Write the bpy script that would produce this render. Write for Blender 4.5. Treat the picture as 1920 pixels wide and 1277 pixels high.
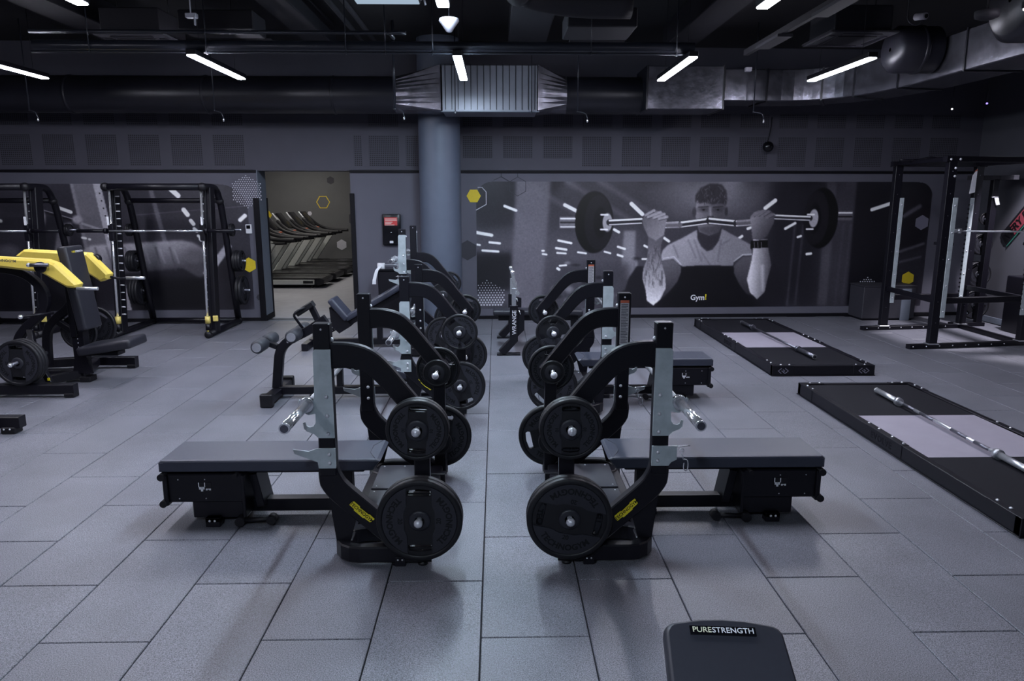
import bpy, bmesh, math, random
import numpy as np
from mathutils import Vector, Matrix

for o in list(bpy.data.objects):
    bpy.data.objects.remove(o, do_unlink=True)
random.seed(7)
SC = bpy.context.scene
COL = SC.collection
PI = math.pi

# ------------------------------------------------------------------ camera, world, exposure
cam = bpy.data.cameras.new('camera')
cam.sensor_width = 36.0
cam.sensor_fit = 'HORIZONTAL'
cam.lens = 1352.7 / 1920 * 36
cam.clip_end = 100
cam_ob = bpy.data.objects.new('camera', cam)
COL.objects.link(cam_ob)
cam_ob.location = (0, 0, 1.9715)
cam_ob.rotation_euler = (PI / 2 - 0.1945, 0, -0.0213)
SC.camera = cam_ob

world = bpy.data.worlds.new('world')
SC.world = world
world.use_nodes = True
world.node_tree.nodes['Background'].inputs[0].default_value = (0.012, 0.012, 0.02, 1)
world.node_tree.nodes['Background'].inputs[1].default_value = 0.3

vs = SC.view_settings
vs.view_transform = 'Standard'
vs.look = 'None'
vs.gamma = 1
vs.exposure = -0.12
vs.use_curve_mapping = False

LAMP_COLOR = (0.86, 0.87, 1.0)
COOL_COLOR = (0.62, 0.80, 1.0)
LAMP_POWER = 182.0


# ------------------------------------------------------------------ materials
MATS = {}


def nodes_of(m):
    return m.node_tree.nodes, m.node_tree.links


def mat(name, col, rough=0.5, metal=0.0, nscale=0.0, namt=0.0, bump=0.0, bscale=200.0, spec=0.5, rand=0.0, coat=0.0):
    m = bpy.data.materials.new(name)
    m.use_nodes = True
    n, l = nodes_of(m)
    b = n['Principled BSDF']
    b.inputs['Roughness'].default_value = rough
    b.inputs['Metallic'].default_value = metal
    b.inputs['Specular IOR Level'].default_value = spec
    b.inputs['Coat Weight'].default_value = coat
    tc = n.new('ShaderNodeTexCoord')
    nz = n.new('ShaderNodeTexNoise')
    nz.inputs['Scale'].default_value = nscale or 30
    nz.inputs['Detail'].default_value = 4
    l.new(tc.outputs['Object'], nz.inputs['Vector'])
    mp = n.new('ShaderNodeMapRange')
    mp.inputs['From Min'].default_value = 0.25
    mp.inputs['From Max'].default_value = 0.75
    a = namt or 0.06
    mp.inputs['To Min'].default_value = 1 - a
    mp.inputs['To Max'].default_value = 1 + a
    l.new(nz.outputs['Fac'], mp.inputs['Value'])
    vm = n.new('ShaderNodeVectorMath')
    vm.operation = 'SCALE'
    vm.inputs[0].default_value = col[:3]
    if rand:
        oi = n.new('ShaderNodeObjectInfo')
        mr = n.new('ShaderNodeMapRange')
        mr.inputs['To Min'].default_value = 1 - rand
        mr.inputs['To Max'].default_value = 1 + rand
        l.new(oi.outputs['Random'], mr.inputs['Value'])
        mm = n.new('ShaderNodeMath')
        mm.operation = 'MULTIPLY'
        l.new(mr.outputs[0], mm.inputs[0])
        l.new(mp.outputs[0], mm.inputs[1])
        l.new(mm.outputs[0], vm.inputs['Scale'])
    else:
        l.new(mp.outputs[0], vm.inputs['Scale'])
    l.new(vm.outputs[0], b.inputs['Base Color'])
    if bump:
        bn = n.new('ShaderNodeTexNoise')
        bn.inputs['Scale'].default_value = bscale
        l.new(tc.outputs['Object'], bn.inputs['Vector'])
        bp = n.new('ShaderNodeBump')
        bp.inputs['Strength'].default_value = bump
        bp.inputs['Distance'].default_value = 0.003
        l.new(bn.outputs['Fac'], bp.inputs['Height'])
        l.new(bp.outputs[0], b.inputs['Normal'])
    MATS[name] = m
    return m


def emit(name, col, strength):
    m = bpy.data.materials.new(name)
    m.use_nodes = True
    n, l = nodes_of(m)
    for x in list(n):
        n.remove(x)
    e = n.new('ShaderNodeEmission')
    e.inputs[0].default_value = (*col, 1)
    e.inputs[1].default_value = strength
    o = n.new('ShaderNodeOutputMaterial')
    l.new(e.outputs[0], o.inputs[0])
    MATS[name] = m
    return m


mat('black', (0.0040, 0.0036, 0.0070), 0.42, 0, 60, 0.1, 0.05, 500, spec=.32)
mat('black_gloss', (0.004, 0.004, 0.006), 0.22, spec=.4)
mat('black_plastic', (0.006, 0.0055, 0.008), 0.5, spec=.35)
mat('galv', (0.40, 0.45, 0.475), 0.45, 0.15, 18, 0.14)
mat('chrome', (0.82, 0.83, 0.87), 0.17, 0.8)
mat('steel', (0.55, 0.56, 0.60), 0.3, 0.8, 80, 0.1)
mat('dull_steel', (0.16, 0.16, 0.19), 0.42, 1.0, 80, 0.1)
mat('bolt', (0.62, 0.62, 0.67), 0.32, 0.35)
mat('pad_mid', (0.023, 0.0235, 0.034), 0.5, 0, 90, 0.06, 0.1, 600)
mat('pad', (0.034, 0.038, 0.058), 0.42, 0, 90, 0.06, 0.15, 700)
mat('pad_dark', (0.014, 0.014, 0.021), 0.45, 0, 90, 0.06, 0.1, 600)
mat('foam', (0.018, 0.020, 0.028), 0.55, 0, 120, 0.1)
mat('rubber', (0.0065, 0.0064, 0.0092), 0.5, 0, 80, 0.12, spec=.4)
mat('rubber_face', (0.0165, 0.0168, 0.024), 0.5, 0, 80, 0.10, spec=.45)
mat('letter_dark', (0.003, 0.003, 0.004), 0.5, spec=.3)
mat('yellow', (0.72, 0.55, 0.10), 0.38, 0, 40, 0.04)
mat('yellow_badge', (0.72, 0.60, 0.02), 0.45)
mat('yellow_dull', (0.62, 0.50, 0.14), 0.5)
mat('white', (0.72, 0.72, 0.76), 0.5)
mat('cream', (0.75, 0.76, 0.55), 0.5)
mat('sticker', (0.45, 0.44, 0.47), 0.5, 0, 260, 0.35)
mat('sticker_red', (0.5, 0.12, 0.06), 0.5)
mat('sticker_dark', (0.05, 0.05, 0.06), 0.5)
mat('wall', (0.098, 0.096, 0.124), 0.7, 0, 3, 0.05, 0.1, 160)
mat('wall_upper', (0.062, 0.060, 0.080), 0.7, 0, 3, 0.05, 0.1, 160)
mat('wall_far', (0.115, 0.115, 0.118), 0.8, 0, 3, 0.05)
mat('column', (0.088, 0.104, 0.145), 0.5, 0, 5, 0.06, 0.05, 120)
mat('jamb', (0.13, 0.15, 0.19), 0.55, 0, 8, 0.08)
mat('black_trim', (0.004, 0.0036, 0.006), 0.6, spec=.2)
mat('ceiling', (0.0055, 0.005, 0.0075), 0.9, 0, 2, 0.1)
mat('duct_black', (0.013, 0.013, 0.019), 0.36, 0.2, 6, 0.2, 0.25, 18)
mat('duct_foil', (0.13, 0.13, 0.155), 0.27, 0.75, 9, 0.5, 1.0, 11)
mat('duct_panel', (0.20, 0.205, 0.24), 0.42, 0.3, 10, 0.06)
mat('ceil_item', (0.010, 0.0095, 0.0135), 0.7, spec=.3)
mat('ceil_item_light', (0.026, 0.025, 0.032), 0.7, spec=.3)
mat('pipe', (0.020, 0.022, 0.031), 0.3, 0.2)
mat('white_plastic', (0.30, 0.29, 0.33), 0.5)
mat('wood_light', (0.27, 0.25, 0.30), 0.55, 0, 7, 0.05)
mat('platform_rubber', (0.0075, 0.0073, 0.011), 0.75, 0, 200, 0.3, 0.2, 400, spec=.18)
mat('hex_yellow', (0.70, 0.52, 0.02), 0.6)
mat('hex_grey', (0.034, 0.033, 0.043), 0.7)
mat('hex_white', (0.55, 0.54, 0.60), 0.6)
mat('hex_lilac', (0.17, 0.165, 0.22), 0.6)
mat('floor_far', (0.30, 0.30, 0.33), 0.6, 0, 6, 0.08)
mat('floor_base', (0.012, 0.012, 0.015), 0.9)
mat('tread_grey', (0.50, 0.51, 0.49), 0.45, 0.2)
mat('cab_grey', (0.026, 0.025, 0.034), 0.6)
mat('red_screen', (0.55, 0.10, 0.11), 0.4)
mat('paper', (0.75, 0.76, 0.80), 0.8)
mat('banner_green', (0.02, 0.12, 0.09), 0.6)
mat('banner_red', (0.20, 0.03, 0.045), 0.6)
mat('wall_right', (0.062, 0.062, 0.077), 0.8, 0, 3, 0.05)
emit('lamp', LAMP_COLOR, LAMP_POWER)
emit('lamp_cool', (0.68, 0.83, 1.0), LAMP_POWER * 1.65)
emit('lamp_bright', LAMP_COLOR, 60)
emit('lamp_dim', (0.92, 0.88, 1.0), LAMP_POWER * .42)
emit('lamp_neutral', (1.0, 0.96, 0.91), 92)
emit('panel_painted_glow', COOL_COLOR, 0.62)  # imitates blue light reflected by the hanging panel, which is no lamp
emit('screen_red', (0.62, 0.10, 0.12), 0.62)
emit('screen_white', (0.8, 0.6, 0.66), 0.62)
emit('led_white', (0.9, 0.9, 1.0), 2.5)
emit('led_violet', (0.35, 0.25, 1.0), 2.0)


def floor_material():
    m = bpy.data.materials.new('rubber_tile')
    m.use_nodes = True
    n, l = nodes_of(m)
    b = n['Principled BSDF']
    b.inputs['Roughness'].default_value = 0.44
    b.inputs['Specular IOR Level'].default_value = 0.5
    g = n.new('ShaderNodeNewGeometry')
    fine = n.new('ShaderNodeTexNoise'); fine.inputs['Scale'].default_value = 200; fine.inputs['Detail'].default_value = 3
    big = n.new('ShaderNodeTexNoise'); big.inputs['Scale'].default_value = 1.6; big.inputs['Detail'].default_value = 5
    big.inputs['Roughness'].default_value = 0.6
    for t in (fine, big):
        l.new(g.outputs['Position'], t.inputs['Vector'])
    m1 = n.new('ShaderNodeMapRange'); m1.inputs['From Min'].default_value = .3; m1.inputs['From Max'].default_value = .7
    m1.inputs['To Min'].default_value = .18; m1.inputs['To Max'].default_value = 1.78
    m2 = n.new('ShaderNodeMapRange'); m2.inputs['From Min'].default_value = .3; m2.inputs['From Max'].default_value = .7
    m2.inputs['To Min'].default_value = .80; m2.inputs['To Max'].default_value = 1.14
    l.new(fine.outputs['Fac'], m1.inputs['Value']); l.new(big.outputs['Fac'], m2.inputs['Value'])
    oi = n.new('ShaderNodeObjectInfo')
    m3 = n.new('ShaderNodeMapRange'); m3.inputs['To Min'].default_value = .95; m3.inputs['To Max'].default_value = 1.05
    l.new(oi.outputs['Random'], m3.inputs['Value'])
    a = n.new('ShaderNodeMath'); a.operation = 'MULTIPLY'
    c = n.new('ShaderNodeMath'); c.operation = 'MULTIPLY'
    l.new(m1.outputs[0], a.inputs[0]); l.new(m2.outputs[0], a.inputs[1])
    l.new(a.outputs[0], c.inputs[0]); l.new(m3.outputs[0], c.inputs[1])
    v = n.new('ShaderNodeVectorMath'); v.operation = 'SCALE'
    v.inputs[0].default_value = (0.137, 0.137, 0.162)
    l.new(c.outputs[0], v.inputs['Scale'])
    l.new(v.outputs[0], b.inputs['Base Color'])
    bp = n.new('ShaderNodeBump'); bp.inputs['Strength'].default_value = .35; bp.inputs['Distance'].default_value = .002
    l.new(fine.outputs['Fac'], bp.inputs['Height']); l.new(bp.outputs[0], b.inputs['Normal'])
    MATS['tile'] = m


def perforated_material():
    m = bpy.data.materials.new('perforated')
    m.use_nodes = True
    n, l = nodes_of(m)
    b = n['Principled BSDF']
    b.inputs['Roughness'].default_value = .75
    tc = n.new('ShaderNodeTexCoord')
    mul = n.new('ShaderNodeVectorMath'); mul.operation = 'MULTIPLY'; mul.inputs[1].default_value = (1 / .0294, 0, 1 / .0294)
    fr = n.new('ShaderNodeVectorMath'); fr.operation = 'FRACTION'
    sb = n.new('ShaderNodeVectorMath'); sb.operation = 'SUBTRACT'; sb.inputs[1].default_value = (.5, 0, .5)
    ln = n.new('ShaderNodeVectorMath'); ln.operation = 'LENGTH'
    lt = n.new('ShaderNodeMath'); lt.operation = 'LESS_THAN'; lt.inputs[1].default_value = .28
    mx = n.new('ShaderNodeMix'); mx.data_type = 'RGBA'
    mx.inputs['A'].default_value = (0.055, 0.053, 0.071, 1)
    mx.inputs['B'].default_value = (0.004, 0.004, 0.006, 1)
    l.new(tc.outputs['Object'], mul.inputs[0]); l.new(mul.outputs[0], fr.inputs[0]); l.new(fr.outputs[0], sb.inputs[0])
    l.new(sb.outputs[0], ln.inputs[0]); l.new(ln.outputs['Value'], lt.inputs[0]); l.new(lt.outputs[0], mx.inputs['Factor'])
    l.new(mx.outputs['Result'], b.inputs['Base Color'])
    MATS['perforated'] = m


def print_material():
    m = bpy.data.materials.new('printed_mural')
    m.use_nodes = True
    n, l = nodes_of(m)
    b = n['Principled BSDF']
    b.inputs['Roughness'].default_value = .42
    a = n.new('ShaderNodeVertexColor'); a.layer_name = 'print'
    l.new(a.outputs['Color'], b.inputs['Base Color'])
    MATS['print'] = m


floor_material(); perforated_material(); print_material()


# ------------------------------------------------------------------ mesh building
def frame_axes(d):
    d = d.normalized()
    up = Vector((0, 0, 1)) if abs(d.z) < .95 else Vector((1, 0, 0))
    s = d.cross(up).normalized()
    return s, s.cross(d).normalized()


def smooth_path(pts, n=4):
    """Catmull-Rom through the points."""
    P = [Vector(p) for p in pts]
    out = []
    for i in range(len(P) - 1):
        p0 = P[max(i - 1, 0)]; p1 = P[i]; p2 = P[i + 1]; p3 = P[min(i + 2, len(P) - 1)]
        for k in range(n):
            t = k / n
            out.append(.5 * ((2 * p1) + (p2 - p0) * t + (2 * p0 - 5 * p1 + 4 * p2 - p3) * t * t + (3 * p1 - p0 - 3 * p2 + p3) * t ** 3))
    out.append(P[-1])
    return out


class MB:
    def __init__(self):
        self.v = []; self.f = []; self.sm = []

    def add(self, verts, faces, smooth=False):
        o = len(self.v)
        self.v += [tuple(x) for x in verts]
        self.f += [tuple(i + o for i in f) for f in faces]
        self.sm += [smooth] * len(faces)
        return self

    def rings(self, rs, closed=False, caps=True, smooth=False):
        k = len(rs[0]); v = [p for r in rs for p in r]; f = []
        n = len(rs)
        for i in range(n if closed else n - 1):
            j = (i + 1) % n
            for a in range(k):
                b = (a + 1) % k
                f.append((i * k + a, i * k + b, j * k + b, j * k + a))
        o = len(self.v)
        self.add(v, f, smooth)
        if caps and not closed:
            self.f.append(tuple(o + i for i in reversed(range(k)))); self.sm.append(False)
            self.f.append(tuple(o + (n - 1) * k + i for i in range(k))); self.sm.append(False)
        return self

    def box(self, x0, x1, y0, y1, z0, z1, c=0.004):
        """chamfered box"""
        c = min(c, (x1 - x0) * .3, (y1 - y0) * .3, (z1 - z0) * .3)
        def ring(z, i):
            a, b, p, q = x0 + i, x1 - i, y0 + i, y1 - i
            return [(a + c, p, z), (b - c, p, z), (b, p + c, z), (b, q - c, z), (b - c, q, z), (a + c, q, z), (a, q - c, z), (a, p + c, z)]
        return self.rings([ring(z0, c), ring(z0 + c, 0), ring(z1 - c, 0), ring(z1, c)])

    def rbox(self, center, size, r=.02, seg=3, M=None, puff=0.0):
        bm = bmesh.new()
        bmesh.ops.create_cube(bm, size=1)
        for v in bm.verts:
            v.co = Vector((v.co.x * size[0], v.co.y * size[1], v.co.z * size[2]))
        bmesh.ops.bevel(bm, geom=bm.edges[:], offset=r, segments=seg, profile=.6, affect='EDGES')
        M = M or Matrix()
        T = Matrix.Translation(center) @ M
        bm.verts.ensure_lookup_table()
        vv = [T @ v.co for v in bm.verts]
        ff = [[x.index for x in f.verts] for f in bm.faces]
        bm.free()
        return self.add(vv, ff, True)

    def tube(self, path, r, n=12, caps=True, closed=False, r2=None):
        P = [Vector(p) for p in path]
        rs = []; s = None
        for i, p in enumerate(P):
            if closed:
                d = P[(i + 1) % len(P)] - P[i - 1]
            else:
                d = P[min(i + 1, len(P) - 1)] - P[max(i - 1, 0)]
            d.normalize()
            if s is None:
                s, u = frame_axes(d)
            else:
                s = (s - d * s.dot(d)).normalized(); u = s.cross(d).normalized()
            rr = r if r2 is None else r + (r2 - r) * i / (len(P) - 1)
            rs.append([p + (s * math.cos(2 * PI * k / n) + u * math.sin(2 * PI * k / n)) * rr for k in range(n)])
        return self.rings(rs, closed, caps, True)

    def sweep(self, path, w, h, side, c=.005, hs=None, caps=True):
        """rectangular tube: w across `side`, h in plane"""
        P = [Vector(p) for p in path]; side = Vector(side).normalized(); rs = []
        for i, p in enumerate(P):
            d = (P[min(i + 1, len(P) - 1)] - P[max(i - 1, 0)]).normalized()
            u = side.cross(d).normalized()
            hh = (hs[i] if hs else h) / 2; ww = w / 2
            if 0 < i < len(P) - 1:
                a = (P[i] - P[i - 1]).normalized(); b = (P[i + 1] - P[i]).normalized()
                hh /= max(.6, math.cos(math.acos(max(-1, min(1, a.dot(b)))) / 2))
            q = [(-ww + c, -hh), (ww - c, -hh), (ww, -hh + c), (ww, hh - c), (ww - c, hh), (-ww + c, hh), (-ww, hh - c), (-ww, -hh + c)]
            rs.append([p + side * x + u * y for x, y in q])
        return self.rings(rs, False, caps)

    def lathe(self, prof, center, axis='Y', n=32, a0=0, a1=2 * PI, smooth=True):
        """profile (r, h) along axis"""
        c = Vector(center); rs = []
        full = abs(a1 - a0 - 2 * PI) < 1e-6
        for r, h in prof:
            ring = []
            for k in range(n if full else n + 1):
                t = a0 + (a1 - a0) * k / n
                x, y = r * math.cos(t), r * math.sin(t)
                ring.append(c + (Vector((x, h, y)) if axis == 'Y' else Vector((h, x, y)) if axis == 'X' else Vector((x, y, h))))
            rs.append(ring)
        return self.rings(rs, False, False, smooth)

    def disc(self, center, r, axis, n=20):
        c = Vector(center)
        v = []
        for k in range(n):
            t = 2 * PI * k / n; x, y = r * math.cos(t), r * math.sin(t)
            v.append(c + (Vector((x, 0, y)) if axis == 'Y' else Vector((0, x, y)) if axis == 'X' else Vector((x, y, 0))))
        return self.add(v, [tuple(range(n))])

    def cyl(self, p0, p1, r, n=16):
        return self.tube([p0, p1], r, n)

    def ball(self, c, r, n=10, m=6, sx=1, sy=1, sz=1):
        rs = []
        for i in range(1, m):
            t = PI * i / m
            rs.append([(c[0] + sx * r * math.sin(t) * math.cos(2 * PI * k / n), c[1] + sy * r * math.sin(t) * math.sin(2 * PI * k / n), c[2] + sz * r * math.cos(t)) for k in range(n)])
        return self.rings(rs, False, True, True)

    def prism(self, poly, d0, d1, plane='XZ'):
        """poly list of 2D points; plane XZ -> extruded along Y from d0 to d1"""
        def P(a, b, d):
            return (a, d, b) if plane == 'XZ' else (a, b, d) if plane == 'XY' else (d, a, b)
        n = len(poly)
        v = [P(a, b, d0) for a, b in poly] + [P(a, b, d1) for a, b in poly]
        f = [tuple(range(n)), tuple(range(2 * n - 1, n - 1, -1))]
        f += [(i, i + n, (i + 1) % n + n, (i + 1) % n) for i in range(n)]
        return self.add(v, f)

    def raw(self, vf, M):
        return self.add([M @ Vector(v) for v in vf[0]], vf[1])

    def build(self, name, m, parent=None, mirror=None, fix=True):
        me = bpy.data.meshes.new(name)
        if mirror is not None:
            self.v = [(2 * mirror - x, y, z) for x, y, z in self.v]
        org = parent_world(parent) if parent else Vector((0, 0, 0))
        if parent is None:
            xs = np.array(self.v)
            org = Vector(((xs[:, 0].min() + xs[:, 0].max()) / 2, (xs[:, 1].min() + xs[:, 1].max()) / 2, xs[:, 2].min()))
        me.from_pydata([(x - org.x, y - org.y, z - org.z) for x, y, z in self.v], [], self.f)
        for p, s in zip(me.polygons, self.sm):
            p.use_smooth = s
        if fix:
            bm = bmesh.new(); bm.from_mesh(me)
            bmesh.ops.recalc_face_normals(bm, faces=bm.faces[:])
            bm.to_mesh(me); bm.free()
        me.materials.append(MATS[m])
        o = bpy.data.objects.new(name, me)
        COL.objects.link(o)
        if parent:
            o.parent = parent
        else:
            o.location = org
        return o


def parent_world(p):
    v = Vector((0, 0, 0))
    while p:
        v += p.location
        p = p.parent
    return v


def tag(o, label=None, cat=None, group=None, kind=None):
    if label: o['label'] = label
    if cat: o['category'] = cat
    if group: o['group'] = group
    if kind: o['kind'] = kind
    return o


def thing(name, loc, label, cat, group=None):
    o = bpy.data.objects.new(name, None)
    o.empty_display_size = .1
    COL.objects.link(o)
    o.location = loc
    return tag(o, label, cat, group)


def copy_tree(o, parent=None):
    c = o.copy(); COL.objects.link(c); c.parent = parent
    for ch in list(o.children):
        copy_tree(ch, c)
    return c


def structure(mb, name, m, parent=None):
    o = mb.build(name, m, parent)
    if not parent:
        o['kind'] = 'structure'
    return o


_cache = {}


def fill2d(loops, depth, key=None):
    """2D loops (holes by even-odd) -> solid of given depth centred on z=0, as (verts, faces)"""
    if key and key in _cache:
        return _cache[key]
    cu = bpy.data.curves.new('tmp', 'CURVE')
    cu.dimensions = '2D'; cu.fill_mode = 'BOTH'; cu.extrude = depth / 2
    for lp in loops:
        sp = cu.splines.new('POLY')
        sp.points.add(len(lp) - 1)
        for p, (x, y) in zip(sp.points, lp):
            p.co = (x, y, 0, 1)
        sp.use_cyclic_u = True
    r = curve_raw(cu)
    if key: _cache[key] = r
    return r


def curve_raw(cu):
    ob = bpy.data.objects.new('tmp', cu)
    me = bpy.data.meshes.new_from_object(ob)
    v = [tuple(x.co) for x in me.vertices]
    f = [tuple(p.vertices) for p in me.polygons]
    bpy.data.objects.remove(ob); bpy.data.curves.remove(cu); bpy.data.meshes.remove(me)
    return v, f


def text_raw(s, size, depth=0.0, bold=0.0, align='CENTER', space=1.0):
    k = ('t', s, size, depth, bold, align, space)
    if k in _cache: return _cache[k]
    cu = bpy.data.curves.new('tmp', 'FONT')
    cu.body = s; cu.size = size; cu.extrude = depth / 2; cu.align_x = align; cu.align_y = 'CENTER'
    cu.offset = bold; cu.space_character = space; cu.resolution_u = 3
    r = curve_raw(cu)
    _cache[k] = r
    return r


def text_width(s, size, bold=0.0, space=1.0):
    v = text_raw(s, size, 0, bold, 'LEFT', space)[0]
    return max(p[0] for p in v)


def two_tone(s1, s2, width, M, m1, m2, parent, gap=.06):
    w1, w2 = text_width(s1, 1), text_width(s2, 1)
    k = width / (w1 + w2 + gap)
    MB().raw(text_raw(s1, 1, 0, .012, 'LEFT'), M @ Matrix.Translation((-width / 2, 0, 0)) @ Matrix.Scale(k, 4)).build('lettering', m1, parent)
    MB().raw(text_raw(s2, 1, 0, .012, 'LEFT'), M @ Matrix.Translation((-width / 2 + (w1 + gap) * k, 0, 0)) @ Matrix.Scale(k, 4)).build('lettering', m2, parent)


def plane_M(loc, normal='-Y', rot=0.0):
    """map XY drawing plane to the given facing"""
    if normal == '-Y': B = Matrix.Rotation(PI / 2, 4, 'X')
    elif normal == '+Y': B = Matrix.Rotation(PI, 4, 'Z') @ Matrix.Rotation(PI / 2, 4, 'X')
    elif normal == '-X': B = Matrix.Rotation(-PI / 2, 4, 'Z') @ Matrix.Rotation(PI / 2, 4, 'X')
    elif normal == '+X': B = Matrix.Rotation(PI / 2, 4, 'Z') @ Matrix.Rotation(PI / 2, 4, 'X')
    else: B = Matrix()
    return Matrix.Translation(loc) @ B @ Matrix.Rotation(rot, 4, 'Z')


def circle(r, n=48, cx=0, cy=0):
    return [(cx + r * math.cos(2 * PI * k / n), cy + r * math.sin(2 * PI * k / n)) for k in range(n)]


def hexagon(r, rot=0.0, cx=0, cy=0):
    return [(cx + r * math.cos(PI / 3 * k + rot), cy + r * math.sin(PI / 3 * k + rot)) for k in range(6)]

# ------------------------------------------------------------------ the room
WANG = math.atan(0.0287)
WM = Matrix.Translation((0, 11.884, 0)) @ Matrix.Rotation(WANG, 4, 'Z')


def wallify(o):
    o.location = WM @ o.location
    o.rotation_euler.z += WANG
    return o


CEIL = 4.3
floor = structure(MB().box(-9.5, 8.0, -5.0, 12.35, -.06, -.02), 'floor', 'floor_base')
# rubber tiles 0.5 x 1 m in half bond
TX0, TY0 = -.079, 2.979
tile_me = None
cells = []
for i in range(-19, 16):
    for k in range(-9, 11):
        x0 = TX0 + .5 * i
        y0 = TY0 + 1.0 * k + (0 if i % 2 == 0 else .5)
        x1, y1 = x0 + .5, y0 + 1.0
        if x0 < -9.5 or x1 > 8.0 or y0 < -5: continue
        cut = 11.80 + .0287 * (x0 + .25)
        if y0 > cut - .05: continue
        y1c = min(y1, cut + .08)
        cells.append((x0, x1, y0, y1c, y1c < y1))


def visible(c):
    for x in (c[0], c[1]):
        for y in (c[2], c[3]):
            d = Vector((x, y, 0)) - cam_ob.location
            R = Matrix.Rotation(-.0213, 4, 'Z') @ Matrix.Rotation(PI / 2 - .1945, 4, 'X')
            q = R.inverted() @ d
            if q.z < -.3:
                u, v = q.x / -q.z * 1352.7, -q.y / -q.z * 1352.7
                if abs(u) < 990 and abs(v) < 665: return True
    return False


cells.sort(key=lambda c: (c[2] ** 2 + (c[0] * .6) ** 2))
G = .0028
n_tile = 0
rest = MB()
for c in cells:
    if visible(c) and n_tile < 298:
        n_tile += 1
        if tile_me is None:
            b = MB().box(-.25 + G, .25 - G, -.5 + G, .5 - G, 0, .02, .003)
            t = b.build('tile', 'tile', floor)
            tile_me = t.data
            for v in tile_me.vertices: v.co += floor.location
            bpy.data.objects.remove(t)
        if c[4]:
            t = MB().box(c[0] + G, c[1] - G, c[2] + G, c[3], -.02, 0, .003).build('tile', 'tile', floor)
        else:
            t = bpy.data.objects.new('tile', tile_me); COL.objects.link(t); t.parent = floor
            dz = random.uniform(-.0012, .0008)
            t.location = Vector(((c[0] + c[1]) / 2, (c[2] + c[3]) / 2, -.02 + dz)) - floor.location
    else:
        rest.box(c[0] + G, c[1] - G, c[2] + G, c[3] - (0 if c[4] else G), -.02, 0, .003)
tag(rest.build('tile_field', 'tile', floor), 'grey speckled rubber tiles', kind='stuff')

DL, DR, DZ = -3.79, -2.33, 2.415   # doorway
w = MB()
w.box(-9.6, DL, 0, .42, -.05, DZ, .001).box(DR, 8.0, 0, .42, -.05, DZ, .001)
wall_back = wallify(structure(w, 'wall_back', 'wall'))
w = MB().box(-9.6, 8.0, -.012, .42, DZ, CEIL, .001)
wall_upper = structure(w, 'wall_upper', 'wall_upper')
# perforated acoustic panels
px = [-4.19 - .645 * k for k in range(8)] + [-1.78] + [1.62 + .637 * k for k in range(-3, 10)]
pieces = []
for x in px:
    z0 = 2.605 if x < 1.3 and x > -.5 else 2.475
    wd = .235
    pieces.append((x - wd, x + wd, z0, 2.945)); pieces.append((x - wd, x + wd, 3.08, 3.30))
pieces += [(-2.25, -2.12, 2.475, 2.945), (-1.43, -1.2, 2.475, 2.945)]
for a, b, c, d in pieces:
    MB().box(a, b, -.016, -.010, c, d, .001).build('perforated_panel', 'perforated', wall_upper)
wallify(wall_upper)
wallify(structure(MB().box(-9.5, DL + .0, -.022, .0, DZ - .045, DZ - .005, .002).box(DR, 8.0, -.022, .0, DZ - .045, DZ - .005, .002), 'shadow_gap_strip', 'black_trim'))  # black strip painted in for the shade of a recess between wall panels
wallify(structure(MB().box(-9.5, DL + .012, -.02, 0, 0, .055, .003), 'baseboard_left', 'black_trim'))
wallify(structure(MB().box(DR, 8.0, -.02, 0, 0, .055, .003), 'baseboard_right', 'black_trim'))
# door jamb: pale lining with black edge strips
wallify(structure(MB().box(DL, DL + .014, -.014, .43, 0, DZ, .002), 'trim_2', 'jamb'))
wallify(structure(MB().box(DL - .075, DL + .018, -.028, -.010, 0, 1.98, .003), 'trim_3', 'black_trim'))
wallify(structure(MB().box(DL + .012, DL + .03, .40, .44, 0, 1.98, .003).box(DL + .012, DL + .03, -.02, .44, 0, .09, .003), 'trim_4', 'black_trim'))
wallify(structure(MB().box(DR - .012, DR + .06, -.03, -.005, 0, 2.05, .003), 'trim_5', 'black_trim'))
wallify(structure(MB().box(DL + .02, DR, .02, .07, -.02, .004, .002), 'trim_6', 'jamb'))
wallify(structure(MB().box(DL + .0, DR + .0, -.006, .42, DZ - .012, DZ, .002), 'trim_7', 'wall'))
# round column
c = MB().lathe([(.318, 0), (.318, CEIL)], (-.865, 11.42, 0), 'Z', 64)
c.lathe([(.326, 0), (.326, .055), (.318, .058)], (-.865, 11.42, 0), 'Z', 64)
structure(c, 'column', 'column')

structure(MB().box(7.97, 8.2, -5, 12.6, -.05, CEIL), 'wall_right', 'wall_right')
structure(MB().box(7.955, 7.972, -5, 12.1, 0, .10), 'baseboard_side', 'jamb')
structure(MB().box(-9.8, -9.5, -5, 12.3, -.05, CEIL), 'wall_left', 'wall')
structure(MB().box(-9.8, 8.2, -5.3, -5, -.05, CEIL), 'wall_front', 'wall')
structure(MB().box(-9.8, 8.2, -5.3, 12.6, CEIL, CEIL + .2), 'ceiling', 'ceiling')

# cardio room behind the doorway
structure(MB().box(-13, .6, 12.1, 22.7, -.06, -.004), 'floor_beyond', 'floor_far')
structure(MB().box(-13, .6, 22.5, 22.7, 0, 3.6), 'wall_beyond', 'wall_far')
structure(MB().box(.4, .6, 12.4, 22.6, 0, 3.6), 'wall_beyond_right', 'wall_far')
structure(MB().box(-13.2, -13, 12.4, 22.6, 0, 3.6), 'wall_beyond_left', 'wall_far')
structure(MB().box(-13, .6, 12.35, 22.7, 3.5, 3.7), 'ceiling_beyond', 'wall_far')


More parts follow.
